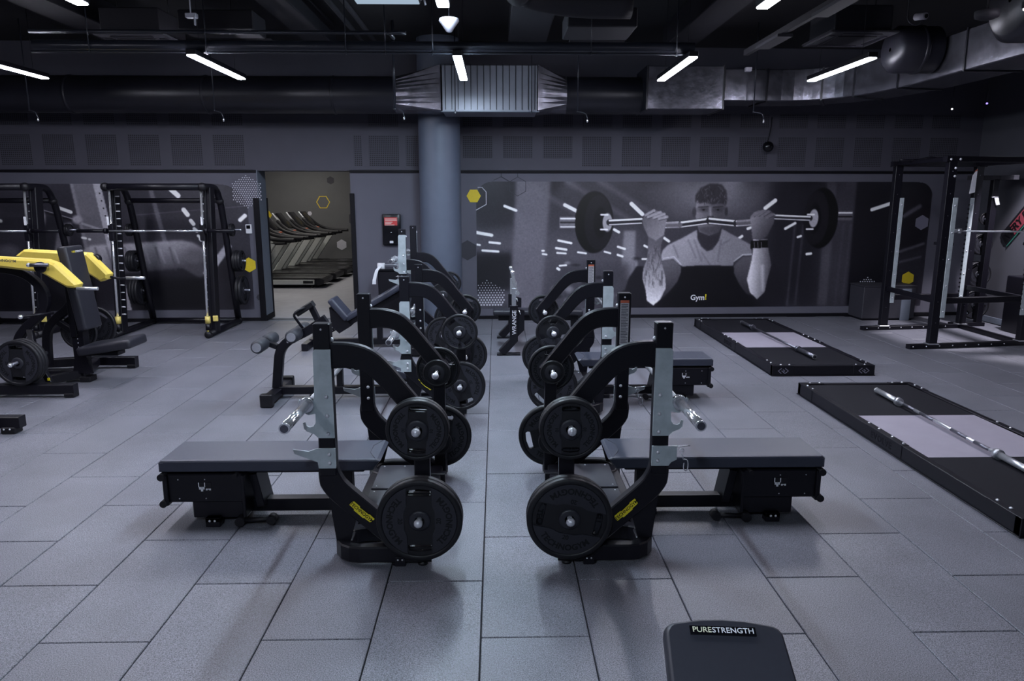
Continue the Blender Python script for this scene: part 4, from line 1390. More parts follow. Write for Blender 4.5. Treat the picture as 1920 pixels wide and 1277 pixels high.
        bx = bd(MB().box(X0 - 1.10, X0 - .63, Yc - .17, Yc + .17, .155, .335, .006), 'step_box', 'black')
        bd(MB().box(X0 - .64, X0 - .62, Yc - .185, Yc + .185, .06, .33, .003), 'box_rib', 'black', bx)
        bd(MB().box(X0 - .955, X0 - .64, Yc - .15, Yc + .15, .045, .16, .005), 'box_base', 'black', bx)
        bd(MB().box(X0 - 1.108, X0 - 1.08, Yc - .19, Yc + .19, .14, .335, .004), 'end_panel', 'black', bx)
        for x, z, r in ((-1.11, .325, .022), (-1.11, .155, .022), (-.67, .33, .014)):
            bd(MB().cyl((X0 + x, Yc - .20, z), (X0 + x, Yc + .20, z), r, 14), 'rubber_bumper', 'black_plastic', bx)
        for x, z in ((-1.02, .302), (-.86, .302), (-1.02, .18), (-.86, .18)):
            bolt((X0 + x, Yc - .17, z), (0, -1, 0), .004, bx, 1, MX)
        # pictogram label
        lx = X0 + (-.862 if sg > 0 else .862)
        lb = MB().box(lx - .040, lx + .040, Yc - .1725, Yc - .1695, .225, .285, .0005).build('pictogram_label', 'black_plastic', bx)
        m = MB(); yq = Yc - .1745
        for a, b, c_, d in ((-.038, -.033, .255, .284), (-.002, .003, .255, .284), (-.034, -.022, .240, .256), (-.013, -.002, .240, .256), (-.024, -.011, .228, .246), (.006, .016, .234, .245), (.018, .024, .238, .245), (.026, .036, .234, .245)):
            m.box(lx + a, lx + b, yq - .001, yq + .002, c_, d, .0005)
        m.ball((lx - .0175, yq, .252), .005, 8, 6)
        m.build('pictogram', 'white', lb)
        ft = bd(MB().box(X0 - .87, X0 - .78, Yc - .19, Yc - .13, .0, .06, .004).box(X0 - .87, X0 - .78, Yc + .13, Yc + .19, .0, .06, .004).box(X0 - .87, X0 - .78, Yc - .19, Yc + .19, .03, .06, .004), 'front_foot', 'black')
        for x in (-.842, -.812):
            bolt((X0 + x, Yc - .19, .042), (0, -1, 0), .008, ft, 1, MX)
        bd(MB().cyl((X0 - .66, Yc - .17, .035), (X0 - .46, Yc - .17, .045), .014, 10).cyl((X0 - .66, Yc - .20, .035), (X0 - .66, Yc - .14, .035), .030, 14).cyl((X0 - .47, Yc - .20, .045), (X0 - .47, Yc - .14, .045), .028, 14), 'pedal_roller', 'black_plastic')
        bd(MB().box(X0 - .13, X0 - .04, Yc - .07, Yc + .07, .0, .04, .004), 'spine_foot', 'black')
    elif kind == 'decline':
        p0, p1 = Vector((X0 - .96, Yc, .46)), Vector((X0 + .12, Yc, .20))
        ang = math.atan2(p1.z - p0.z, p1.x - p0.x)
        bd(MB().rbox((p0 + p1) / 2, ((p1 - p0).length, .32, .08), .028, 3, Matrix.Rotation(-ang, 4, 'Y')), 'back_pad', 'pad')
        bd(MB().sweep([p0 - Vector((0, 0, .06)), p1 - Vector((0, 0, .06))], .10, .05, (0, 1, 0)), 'pad_rail', 'black')
        for x, z in ((-.75, .33), (.0, .16)):
            bd(MB().box(X0 + x - .03, X0 + x + .03, Yc - .035, Yc + .035, .1, z, .004), 'pad_leg', 'black')
        # foot post with leg rollers
        path = smooth_path([(X0 - 1.385, Yc, .10), (X0 - 1.36, Yc, .30), (X0 - 1.33, Yc, .47), (X0 - 1.24, Yc, .58), (X0 - 1.05, Yc, .68), (X0 - .86, Yc, .80)], 4)
        bd(MB().sweep(path, .07, .09, (0, 1, 0), .006), 'leg_post', 'black')
        bd(MB().box(X0 - 1.43, X0 - 1.33, Yc - .37, Yc + .37, .025, .10, .006), 'front_foot', 'black')
        for s in (-1, 1):
            bd(MB().box(X0 - 1.44, X0 - 1.32, Yc + s * .36 - .035, Yc + s * .36 + .035, .0, .13, .008), 'foot_cap', 'black_plastic')
        for x, z, nm in ((-1.475, .565, 'a'), (-1.14, .665, 'b')):
            for s in (-1, 1):
                ro = bd(MB().lathe([(.03, s * .045), (.058, s * .05), (.064, s * .07), (.064, s * .25), (.058, s * .268), (.03, s * .272)], (X0 + x, Yc, z), 'Y', 24), 'leg_roller', 'foam')
                bd(MB().cyl((X0 + x, Yc + s * .24, z), (X0 + x, Yc + s * .276, z), .044, 20), 'end_cap', 'steel', ro)
            bd(MB().cyl((X0 + x, Yc - .26, z), (X0 + x, Yc + .26, z), .018, 12), 'roller_axle', 'black')
        bd(MB().sweep([(X0 - 1.475, Yc, .565), (X0 - 1.36, Yc, .52)], .06, .05, (0, 1, 0)), 'roller_bracket', 'black')
        bd(MB().sweep([(X0 - 1.20, Yc, .60), (X0 - 1.14, Yc, .665)], .06, .05, (0, 1, 0)), 'roller_bracket', 'black')
        bolt((X0 - 1.24, Yc - .035, .575), (0, -1, 0), .014, t, 1, MX)
        bd(MB().tube(smooth_path([(X0 - 1.08, Yc - .06, .72), (X0 - 1.12, Yc - .10, .80), (X0 - 1.14, Yc - .12, .86), (X0 - 1.08, Yc - .10, .91), (X0 - .98, Yc - .05, .93)]), .013, 8), 'handle', 'black')
        bd(MB().sweep([(X0 - 1.13, Yc - .04, .86), (X0 - .97, Yc - .04, .96)], .10, .06, (0, 1, 0), .01), 'grip_block', 'black_plastic')
        bd(MB().sweep([(X0 - 1.0, Yc, .92), (X0 - .93, Yc, .76)], .06, .055, (0, 1, 0)), 'handle_stem', 'black')
        bd(MB().box(X0 - 1.05, X0 - .98, Yc - .07, Yc + .07, .0, .04, .004), 'spine_foot', 'black')
    else:
        q0, q1 = Vector((X0 - .84, Yc, .40)), Vector((X0 - .05, Yc, .86))
        ang = math.atan2(q1.z - q0.z, q1.x - q0.x)
        bd(MB().rbox((q0 + q1) / 2, ((q1 - q0).length, .30, .08), .028, 3, Matrix.Rotation(-ang, 4, 'Y')), 'back_pad', 'pad')
        bd(MB().sweep([q0 - Vector((-.03, 0, .07)), q1 - Vector((-.03, 0, .07))], .12, .06, (0, 1, 0)), 'pad_rail', 'black')
        s0, s1 = Vector((X0 - 1.02, Yc, .64)), Vector((X0 - .84, Yc, .42))
        ang = math.atan2(s1.z - s0.z, s1.x - s0.x)
        bd(MB().rbox((s0 + s1) / 2, ((s1 - s0).length + .06, .34, .085), .03, 3, Matrix.Rotation(-ang, 4, 'Y')), 'seat_pad', 'pad')
        bd(MB().prism([(X0 - 1.06, .55), (X0 - 1.04, .30), (X0 - .94, .20), (X0 - .78, .30), (X0 - .82, .36)], Yc - .10, Yc + .10), 'seat_bracket', 'black')
        bd(MB().sweep([(X0 - 1.14, Yc, .18), (X0 - .96, Yc, .28)], .05, .05, (0, 1, 0)), 'adjuster_bar', 'black')
        for k in range(4):
            bolt((X0 - 1.12 + k * .035, Yc - .025, .19 + k * .02), (0, -1, 0), .006, t, 1, MX)
        bd(MB().box(X0 - 1.16, X0 - 1.08, Yc - .04, Yc + .04, .1, .22, .005), 'seat_leg', 'black')
        bd(MB().box(X0 - .45, X0 - .38, Yc - .04, Yc + .04, .1, .58, .005), 'seat_leg', 'black')
        bd(MB().box(X0 - 1.40, X0 - 1.32, Yc - .30, Yc + .30, .0, .10, .006), 'front_foot', 'black')
    return t


G_ = 'weight plates on the bench stations'
L1 = (-.912, 4.33); R1 = (.88, 4.33); L2 = (-.832, 7.10); R2 = (1.0, 7.05); L3 = (-1.165, 9.62)
station(*L1, 1, 'flat', 'nearest flat bench station of the left row, slate pad and black frame')
station(*R1, -1, 'flat', 'nearest flat bench station of the right row, slate pad and black frame', far_label=True)
station(*L2, 1, 'decline', 'decline bench station with foam leg rollers in the left row', 1.285, False, -.14)
station(*R2, -1, 'flat', 'second flat bench station of the right row near the platforms', 1.335, True)
station(*L3, 1, 'incline', 'incline bench station at the far end of the left row by the column', 1.60, False, .33)


def rowplates(S, sg, items, who):
    X0, Yc = S
    for kind, side, z, inner, n, spin in items:
        fy = Yc + side * .6
        x = X0 + sg * .495
        th = {'20': .045, '10': .040, '5': .034, '2': .026, '1': .022}[kind]
        d = inner
        for k in range(n):
            y = fy + d * (.052 + th / 2 + k * th * 1.01)
            nm = {'20': 'large', '10': 'medium', '5': 'three slot medium', '2': 'small', '1': 'tiny'}[kind]
            pos = ('near' if side < 0 else 'far') + ' frame ' + ('upper' if z > .6 else 'lower') + ' peg'
            rank = '' if n == 1 else (', outer one' if k == n - 1 else ', inner one')
            face = '' if n > 1 else (', camera side' if d < 0 else ', far side')
            plate(kind, (x, y, z - .010), spin + (.75 if sg < 0 and k == 0 and n > 1 else 0), '%s plate on the %s of %s%s%s' % (nm, pos, who, rank, face), G_)


rowplates(L1, 1, [('10', -1, .795, -1, 2, .05), ('20', -1, .295, -1, 2, 0), ('2', 1, .795, -1, 1, .5), ('5', 1, .795, 1, 1, .9), ('20', 1, .295, 1, 1, .25), ('2', 1, .295, -1, 1, 1.0)], 'left flat bench')
rowplates(R1, -1, [('10', -1, .795, -1, 2, .0), ('20', -1, .295, -1, 2, 1.78), ('1', 1, .795, -1, 1, .5), ('10', 1, .795, 1, 1, 0), ('20', 1, .295, 1, 1, 1.35), ('2', 1, .295, -1, 1, -.7)], 'right flat bench')
rowplates(L2, 1, [('10', -1, .795, -1, 1, -.75), ('20', -1, .295, -1, 1, -.35), ('10', 1, .795, 1, 1, .3), ('20', 1, .295, 1, 1, .2)], 'decline bench')
rowplates(R2, -1, [('5', -1, .795, -1, 1, 0), ('20', -1, .295, -1, 1, .8), ('10', 1, .795, 1, 1, 0), ('20', 1, .295, 1, 1, .3)], 'second right bench')
rowplates(L3, 1, [('5', -1, .795, -1, 1, .6), ('20', -1, .295, -1, 1, .4), ('10', 1, .795, 1, 1, .9), ('20', 1, .295, 1, 1, .4)], 'incline bench')

for S, sg, z, lab in ((L1, 1, .908, 'chrome barbell on the nearest left bench'), (R1, -1, .908, 'chrome barbell on the nearest right bench'), (L2, 1, .908, 'chrome barbell on the decline bench'),
                      (R2, -1, .908, 'chrome barbell on the second right bench'), (L3, 1, .908, 'chrome barbell on the incline bench')):
    z += .33 if S is L3 else -.14 if S is L2 else 0
    barbell((S[0] - sg * .09, S[1], z), (0, 1, 0), 2.12, lab, 'barbells on the benches')

def clip(x, y, z, sg, lab):
    t = thing('locking_clip', (x, y, z), lab, 'clip', 'locking clips hanging on the spotters')
    MB().cyl((x - .035, y, z), (x + .045, y, z + .008), .004, 8).build('pin', 'chrome', t)
    MB().lathe([(.010, -.006), (.014, -.006), (.014, .006), (.010, .006), (.010, -.006)], (x, y, z - .02), 'Y', 14).build('ring', 'chrome', t)
    MB().tube([(x, y, z - .03), (x + .012, y, z - .07)], .004, 8).build('strap', 'chrome', t)
    P = [(x + .010, y, z - .07), (x + .034, y, z - .075), (x + .038, y, z - .12), (x + .026, y, z - .135), (x + .014, y, z - .12), (x + .016, y, z - .09)]
    MB().tube(smooth_path(P, 3), .0032, 6).build('snap_hook', 'chrome', t)


clip(R1[0] + .115, R1[1] - .642, .655, -1, 'chrome clip hanging on the nearest right bench upright')
clip(R1[0] + .115, R1[1] + .60, .655, -1, 'chrome clip hanging behind the nearest right bench')
clip(L3[0] - .05, L3[1] - .655, 1.02, 1, 'chrome clip hanging on the incline bench upright')


# ------------------------------------------------------------------ lifting platforms
def platform(x0, x1, y0, y1, w0, w1, label):
    t = thing('lifting_platform', ((x0 + x1) / 2, (y0 + y1) / 2, 0), label, 'platform', 'lifting platforms')
    f = .055
    for a, b, c_, d in ((x0, x0 + f, y0, y1), (x1 - f, x1, y0, y1), (x0 + f, x1 - f, y0, y0 + f), (x0 + f, x1 - f, y1 - f, y1)):
        MB().box(a, b, c_, d, .006, .118, .004).build('frame_rail', 'black', t)
    MB().box(x0 - .012, x1 + .012, y0 - .012, y1 + .012, 0, .008, .002).build('base_lip', 'black', t)
    MB().box(x0 + f, x1 - f, y0 + f, w0, .02, .108, .003).build('rubber_mat', 'platform_rubber', t)
    MB().box(x0 + f, x1 - f, w1, y1 - f, .02, .108, .003).build('rubber_mat', 'platform_rubber', t)
    MB().box(x0 + f, x1 - f, w0 + .001, w1 - .001, .02, .107, .002).build('wood_board', 'wood_light', t)
    for x, s in ((x0, 1), (x1, -1)):
        for y, q in ((y0, 1), (y1, -1)):
            m = MB().box(min(x - s * .004, x + s * .24), max(x - s * .004, x + s * .24), min(y - q * .004, y + q * .055), max(y - q * .004, y + q * .055), .008, .122, .003)
            m.box(min(x - s * .004, x + s * .055), max(x - s * .004, x + s * .055), min(y, y + q * .32), max(y, y + q * .32), .008, .1215, .003)
            cp = m.build('corner_plate', 'black', t)
            for bx, by in ((.10, .03), (.20, .03), (.03, .14), (.03, .26)):
                bolt((x + s * bx, y + q * by, .122), (0, 0, 1), .011, cp)
        mid = (w0 + w1) / 2
        jp = MB().box(min(x - s * .004, x + s * .055), max(x - s * .004, x + s * .055), mid - .30, mid + .30, .008, .122, .003).build('joint_plate', 'black', t)
        for d in (-.26, -.10, .10, .26):
            bolt((x + s * .03, mid + d, .122), (0, 0, 1), .011, jp)
        if s > 0:
            R = plane_M((x - .005, mid, .062), '-X')
            MB().raw(text_raw('EVOLVE', .075, .002, .002, 'CENTER', 1.25), R).build('lettering', 'platform_rubber', jp)
    # woven square emblem on the end facing the camera
    for x in (x0 + .12, x1 - .12):
        m = MB()
        c45 = math.cos(PI / 4)
        for pts in ([(-.030, -.008), (-.030, .030), (.008, .030)], [(.030, .008), (.030, -.030), (-.008, -.030)], [(-.008, -.008), (.008, -.008), (.008, .012)], [(-.008, -.03), (-.008, .012)]):
            loop = polyline_band(pts, .008)
            loop = [((a - b) * c45 * 1.35, (a + b) * c45 * 1.1) for a, b in loop]
            m.raw(fill2d([loop], .002), plane_M((x, y0 - .0055, .06), '-Y'))
        m.build('emblem', 'hex_lilac', t)
    return t


platform(3.11, 4.27, 7.86, 11.12, 8.94, 9.98, 'black framed lifting platform with pale board, farther one')
platform(3.09, 4.24, 3.90, 7.10, 4.96, 6.00, 'black framed lifting platform with pale board, nearer one at right')
barbell((3.702, 9.40, .108 + .0395), (-.020, 1, 0), 2.42, 'dark steel barbell lying on the farther platform', 'barbells on the platforms', .025, 'dull_steel', 'dull_steel', .44)
barbell((3.655, 5.60, .107 + .0395), (.024, 1, 0), 2.2, 'bright steel barbell lying on the nearer platform', 'barbells on the platforms', .025, 'steel', 'steel', .40, True)


# ------------------------------------------------------------------ smith machines
def smith(dx, label, who, grp):
    xl, xr = -5.49 + dx, -4.14 + dx
    t = thing('smith_machine', ((xl + xr) / 2, 10.9, 0), label, 'smith machine', 'smith machines at the left wall')
    for x, o in ((xl, -1), (xr, 1)):
        MB().tube([(x, 10.24, .05), (x, 11.56, .05)], .046, 16).build('floor_tube', 'black', t)
        fc = MB().lathe([(.004, -.012), (.04, -.01), (.052, .01), (.052, .05), (.046, .055)], (x, 10.24, .052), 'Y', 16).build('floor_tube_cap', 'black_plastic', t)
        MB().ball((x, 10.26, .10), .014, 8, 6).build('cap_mark', 'yellow_badge', fc)
        u = MB().sweep([(x, 10.52, .06), (x, 10.70, 2.12)], .10, .17, (1, 0, 0), .008).build('upright', 'black', t)
        MB().sweep([(x - o * .02, 10.425, .09), (x - o * .02, 10.605, 2.10)], .028, .03, (1, 0, 0), .003).build('guide_bracket', 'black', u)
        MB().cyl((x - o * .035, 10.36, .12), (x - o * .035, 10.50, 2.10), .0165, 14).build('guide_rod', 'chrome', t)
        MB().cyl((x - o * .035, 10.362, .10), (x - o * .035, 10.372, .19), .035, 14).build('rod_base', 'black', t)
        MB().lathe([(.018, 0), (.038, 0), (.038, .10), (.018, .10)], (x - o * .035, 10.375, .20), 'Z', 16).build('bumper', 'yellow_dull', t)
        if o > 0:
            MB().box(x + .02, x + .09, 10.42, 10.45, .22, .30, .004).build('safety_stop', 'yellow_dull', t)
        path = smooth_path([(x, 10.44, 2.13), (x, 10.82, 2.13), (x, 10.98, 2.09), (x, 11.08, 1.95), (x, 11.18, 1.65), (x, 11.50, .10)], 4)
        MB().tube(path, .048, 14).build('rear_tube', 'black', t)
        MB().ball((x, 10.47, 2.13), .062, 16, 10).build('corner_cap', 'black_plastic', t)
        MB().ball((x, 11.09, 1.93), .06, 14, 8).build('joint_cap', 'black_plastic', t)
        MB().ball((x, 11.52, .055), .06, 14, 8).build('rear_cap', 'black_plastic', t)
        for k in range(17):
            z = .32 + k * .105
            y = 10.435 + .18 * z / 2.06
            MB().cyl((x - o * .048, y + .01, z), (x - o * .105 if o < 0 else x - o * .075, y + .01, z), .009, 8).build('catch_pin', 'bolt', u)
        c_ = MB().box(x - o * .035 - .035, x - o * .035 + .035, 10.425, 10.50, 1.38, 1.62, .006).build('carriage', 'black', t)
        MB().box(x - o * .02 - .012, x - o * .02 + .012, 10.395, 10.424, 1.60, 1.72, .004).build('hook_lever', 'white', c_)
        MB().cyl((x + o * .02, 10.42, 1.52), (x + o * .43, 10.42, 1.52), .025, 14).build('bar_sleeve', 'black', t)
        MB().cyl((x + o * .01, 10.42, 1.52), (x + o * .05, 10.42, 1.52), .04, 14).build('bar_collar', 'black', t)
        for z, y in ((1.50, 11.22), (1.02, 11.325), (.55, 11.42)):
            pg = MB().cyl((x, y, z), (x + o * .23, y, z), .022, 12).build('plate_horn', 'dull_steel', t)
            MB().ball((x + o * .23, y, z), .02, 10, 6).build('horn_tip', 'steel', pg)
    MB().cyl((xl + .02, 10.42, 1.52), (xr - .02, 10.42, 1.52), .014, 12).build('bar', 'steel', t)
    for a, b in ((.18, .52), (.82, 1.15)):
        MB().cyl((xl + a, 10.42, 1.52), (xl + b, 10.42, 1.52), .016, 12).build('grip_zone', 'chrome', t)
    MB().cyl((xl, 10.47, 2.13), (xr, 10.47, 2.13), .048, 16).build('top_tube', 'black', t)
    MB().cyl((xl, 11.09, 1.94), (xr, 11.09, 1.94), .038, 14).build('rear_top_tube', 'black', t)
    MB().cyl((xl, 11.50, .06), (xr, 11.50, .06), .04, 14).build('rear_floor_tube', 'black', t)
    for x, o, sd in ((xl, -1, 'left'), (xr, 1, 'right')):
        if grp == 0 and o < 0: continue
        for z, y, k, n in ((1.50, 11.22, '2', 2), (1.02, 11.325, '10', 3), (.55, 11.42, '20', 3 if o < 0 else 2)):
            th = {'20': .045, '10': .040, '2': .026}[k]
            for i in range(n):
                lvl = {'2': 'upper', '10': 'middle', '20': 'lower'}[k]
                rk = ('inmost', 'second', 'outer')[i] if n == 3 else ('inner', 'outer')[i]
                plate(k, (x + o * (.075 + th / 2 + i * th), y, z), random.uniform(0, 3), '%s black plate on the %s %s horn of the %s smith machine' % (rk, sd, lvl, who), 'weight plates on the smith machines', -PI / 2 * o if o < 0 else PI / 2)
    return t


smith(0, 'black smith machine with yellow stops between yellow press and doorway', 'right', 1)
smith(-2.46, 'black smith machine cut off by the left edge of the picture', 'left', 0)

# ------------------------------------------------------------------ yellow chest press
t = thing('chest_press_machine', (-4.75, 7.75, 0), 'yellow and black plate loaded chest press machine with dark pads', 'press machine')
MB().sweep([(-5.9, 7.16, .085), (-4.26, 7.16, .085)], .09, .10, (0, 1, 0), .006).build('base_beam', 'black', t)
MB().sweep(smooth_path([(-5.6, 8.25, .085), (-5.1, 8.36, .085), (-4.8, 8.44, .085), (-4.27, 8.44, .085)]), .10, .09, (0, 0, 1), .006).build('base_beam', 'black', t)
for x, y in ((-4.31, 7.16), (-4.32, 8.44), (-5.7, 7.16), (-5.4, 8.30)):
    MB().box(x - .05, x + .05, y - .05, y + .05, 0, .045, .006).build('rubber_foot', 'black_plastic', t)
MB().sweep([(-5.0, 7.2, .085), (-4.55, 7.82, .085), (-4.72, 8.40, .085)], .09, .08, (0, 0, 1), .006).build('cross_brace', 'black', t)
MB().box(-4.98, -4.50, 7.76, 7.86, .05, .13, .006).build('spine_beam', 'black', t)
MB().box(-4.56, -4.44, 7.74, 7.88, 0, .06, .005).build('front_foot', 'black_plastic', t)
sp = MB().box(-4.60, -4.47, 7.76, 7.87, .10, .62, .006).build('seat_post', 'black', t)
for k in range(7):
    bolt((-4.535, 7.76, .30 + k * .045), (0, -1, 0), .006, sp)
MB().prism([(-4.62, .10), (-4.40, .10), (-4.46, .30), (-4.56, .36)], 7.74, 7.76).build('post_gusset', 'black', t)
MB().rbox((-4.19, 7.80, .405), (.58, .40, .10), .035, 3, Matrix.Rotation(math.radians(-9), 4, 'Y')).build('seat', 'pad_dark', t)
MB().box(-4.50, -4.1, 7.72, 7.88, .30, .345, .005).build('seat_rail', 'black', t)
M = Matrix.Rotation(math.radians(-8), 4, 'Y')
bp = MB().rbox((-4.47, 7.80, 1.03), (.10, .33, .90), .03, 3, M).build('backrest', 'pad_dark', t)
MB().box(-4.60, -4.53, 7.74, 7.86, .5, 1.25, .006).build('backrest_post', 'black', t)
Mt = Matrix.Translation((-4.47, 7.80, 1.03)) @ M @ Matrix.Translation((.0515, 0, .385)) @ Matrix.Rotation(PI / 2, 4, 'Z') @ Matrix.Rotation(PI / 2, 4, 'X')
two_tone('PURE', 'STRENGTH', .2, Mt @ Matrix.Translation((.03, 0, 0)), 'yellow_badge', 'white', bp)


def chunky(poly, ya, yb, name, m_, par, bev=.022):
    mb = MB()
    c = Vector((sum(p[0] for p in poly) / len(poly), sum(p[1] for p in poly) / len(poly)))
    n = len(poly)
    def inset(d):
        out = []
        for i in range(n):
            a, b, e = Vector(poly[i - 1]), Vector(poly[i]), Vector(poly[(i + 1) % n])
            n1 = (b - a).normalized(); n2 = (e - b).normalized()
            n1 = Vector((-n1.y, n1.x)); n2 = Vector((-n2.y, n2.x))
            k = (n1 + n2); k = k / max(.5, k.dot(n1)) if k.length > 1e-6 else n1
            if area < 0: k = -k
            out.append(b + k * d)
        return out
    area = sum(poly[i - 1][0] * poly[i][1] - poly[i][0] * poly[i - 1][1] for i in range(n))
    rs = [[(p[0], y, p[1]) for p in inset(d)] for y, d in ((ya, bev), (ya + bev, 0), (yb - bev, 0), (yb, bev))]
    return mb.rings(rs).build(name, m_, par)


ya = chunky([(-5.35, 1.425), (-4.50, 1.372), (-4.40, 1.335), (-4.20, 1.125), (-4.22, 1.085), (-4.31, 1.095), (-4.56, 1.25), (-5.35, 1.345)], 7.28, 7.42, 'press_arm', 'yellow', t)
chunky([(-5.34, 1.345), (-5.24, 1.415), (-4.55, 1.375), (-4.34, 1.14), (-4.36, 1.085), (-4.44, 1.055), (-4.66, 1.215), (-5.25, 1.30)], 8.14, 8.28, 'press_arm', 'yellow', t)
MB().raw(text_raw('TECHNOGYM', .036, 0, .001), plane_M((-4.88, 7.2785, 1.365), '-Y', -.06)).build('lettering', 'sticker_dark', ya)
for y, s in ((7.35, -1), (8.21, 1)):
    MB().tube(smooth_path([(-4.40, y, 1.12), (-4.28, y + s * .02, 1.085), (-4.20, y + s * .06, 1.085)]), .014, 8).build('handle_bracket', 'black', t)
    MB().cyl((-4.21, y + s * .06, 1.085), (-4.0, y + s * .06, 1.083), .017, 12).build('hand_grip', 'steel', t)
    MB().cyl((-4.53, y + s * .02, 1.30), (-4.53, y + s * .10, 1.30), .055, 18).build('pivot_hub', 'black', t)
    path = smooth_path([(-5.3, y + (.18 if s < 0 else -.18), 1.28), (-4.95, y + (.18 if s < 0 else -.18), 1.24), (-4.76, y + (.18 if s < 0 else -.18), 1.13), (-4.68, y + (.18 if s < 0 else -.18), .97), (-4.74, y + (.18 if s < 0 else -.18), .80), (-4.92, y + (.18 if s < 0 else -.18), .64), (-5.02, y + (.18 if s < 0 else -.18), .48), (-5.05, y + (.16 if s < 0 else -.18), .12)], 4)
    MB().sweep(path, .07, .085, (0, 1, 0), .006).build('main_tube', 'black', t)
pg = MB().cyl((-4.60, 7.20, 1.328), (-4.43, 7.24, 1.325), .018, 12).build('weight_horn', 'dull_steel', t)
MB().ball((-4.60, 7.20, 1.328), .022, 12, 8).build('horn_tip', 'chrome', pg)
pg = MB().cyl((-4.745, 7.20, .812), (-4.60, 7.5, .805), .014, 12).build('storage_horn', 'black', t)
MB().ball((-4.745, 7.20, .812), .024, 12, 8).build('horn_tip', 'chrome', pg)
pg = MB().cyl((-4.76, 6.98, .37), (-4.76, 7.56, .37), .018, 12).build('storage_horn', 'dull_steel', t)
MB().ball((-4.76, 6.98, .37), .024, 12, 8).build('horn_tip', 'chrome', pg)
MB().sweep([(-4.76, 7.36, .40), (-4.86, 7.50, .62)], .06, .06, (1, 0, 0)).sweep([(-4.76, 7.36, .40), (-4.60, 7.30, .12)], .06, .06, (1, 0, 0)).build('horn_bracket', 'black', t)
MB().box(-4.60, -4.575, 7.262, 7.268, .14, .17, .002).build('yellow_tag', 'yellow_badge', t)
pg = MB().cyl((-4.72, 8.0, .50), (-4.72, 8.62, .50), .018, 12).build('storage_horn', 'dull_steel', t)
MB().sweep([(-4.72, 8.04, .50), (-4.88, 8.03, .62)], .06, .06, (0, 1, 0)).build('horn_bracket', 'black', t)
for k, (y, n_) in enumerate(((7.10, 'outer'), (7.147, 'middle'), (7.194, 'inner'))):
    plate('20', (-4.76, y, .365), .02, '%s large plate on the near storage horn of the yellow press' % n_, 'plates on the yellow press')
plate('20', (-4.72, 8.48, .495), .6, 'large plate on the far storage horn of the yellow press', 'plates on the yellow press')
plate('15', (-4.72, 8.12, .495), .2, 'dark plate behind the seat of the yellow press', 'plates on the yellow press')

t = thing('machine_base', (-4.9, 6.0, 0), 'black steel foot of a machine at the left picture edge', 'machine')
MB().sweep([(-6.4, 6.01, .10), (-4.06, 6.01, .10)], .09, .10, (0, 1, 0), .006).build('base_beam', 'black', t)
MB().box(-4.22, -4.10, 5.955, 6.065, 0, .06, .006).build('foot_cap', 'black_plastic', t)
MB().box(-6.3, -6.2, 5.955, 6.065, 0, .06, .006).build('foot_cap', 'black_plastic', t)
MB().sweep([(-4.28, 5.9, .06), (-4.75, 5.35, .06)], .07, .08, (0, 0, 1), .006).build('angled_brace', 'black', t)
MB().box(-4.82, -4.72, 5.28, 5.38, 0, .05, .005).build('foot_cap', 'black_plastic', t)
MB().box(-6.1, -6.0, 5.97, 6.06, .1, 1.3, .006).build('post', 'black', t)
for x in (-4.19, -4.14):
    bolt((x, 5.955, .045), (0, -1, 0), .008, t)


# ------------------------------------------------------------------ power rack at right
t = thing('power_rack', (6.5, 10.0, 0), 'tall black power rack with pale notched strips beside the platforms', 'power rack')
POSTS = {(0, 0): (5.82, 9.36), (1, 0): (7.18, 9.55), (0, 1): (5.90, 10.75), (1, 1): (7.20, 10.90)}
def pbeam(p, q, z0, z1, w_, name, e0=0.0, e1=0.0, par=None):
    p, q = Vector((*p, (z0 + z1) / 2)), Vector((*q, (z0 + z1) / 2))
    d = (q - p).normalized()
    return MB().sweep([p - d * e0, q + d * e1], z1 - z0, w_, (0, 0, 1), .005).build(name, 'black', par or t)
for (i, j), (x, y) in POSTS.items():
    po = MB().box(x - .055, x + .055, y - .045, y + .045, .06, 2.44, .005).build('upright', 'black', t)
    sx = x + .056 if i == 0 else x - .056
    z0, z1 = (.42, 1.98)
    st = MB().box(sx - .012, sx + .050, y - .052, y - .044, z0, z1, .002) if i == 0 else MB().box(sx - .050, sx + .012, y - .052, y - .044, z0, z1, .002)
    so = st.build('gauge_strip', 'galv', po)
    for k in range(5):
        bolt((sx + (.02 if i == 0 else -.02), y - .052, z0 + .08 + k * .345), (0, -1, 0), .011, so)
    if not (i == 0 and j == 0):
        for k in range(22):
            z = z0 + .08 + k * .065
            a, b = (sx + .050, sx + .066) if i == 0 else (sx - .066, sx - .050)
            MB().box(a, b, y - .054, y - .030, z, z + .026, .002).build('notch_tooth', 'black', so)
    for k in range(8):
        bolt((x, y - .045, .35 + k * .28), (0, -1, 0), .006, po, m='dull_steel', name='pin_hole')
    MB().box(x - .075, x + .075, y - .06, y + .06, .055, .07, .003).build('post_shoe', 'steel', po)
for j in (0, 1):
    p, q = POSTS[(0, j)], POSTS[(1, j)]
    fb = pbeam(p, q, 0, .06, .09, 'floor_beam', .34, .12)
    for k in range(8):
        f_ = (k - 1.5) / 7
        bolt((p[0] + (q[0] - p[0]) * f_, p[1] + (q[1] - p[1]) * f_ - .046, .035), (0, -1, 0), .009, fb)
    pbeam(p, q, 2.43, 2.50, .08, 'top_beam', .1, .1)
    pbeam(POSTS[(j, 0)], POSTS[(j, 1)], 2.44, 2.495, .08, 'top_beam', -.05, -.05)
    pbeam(POSTS[(j, 0)], POSTS[(j, 1)], .60, .67, .04, 'side_safety_bar', -.05, -.05)
pbeam(POSTS[(1, 0)], POSTS[(1, 1)], 0, .058, .09, 'floor_beam', -.05, -.05)
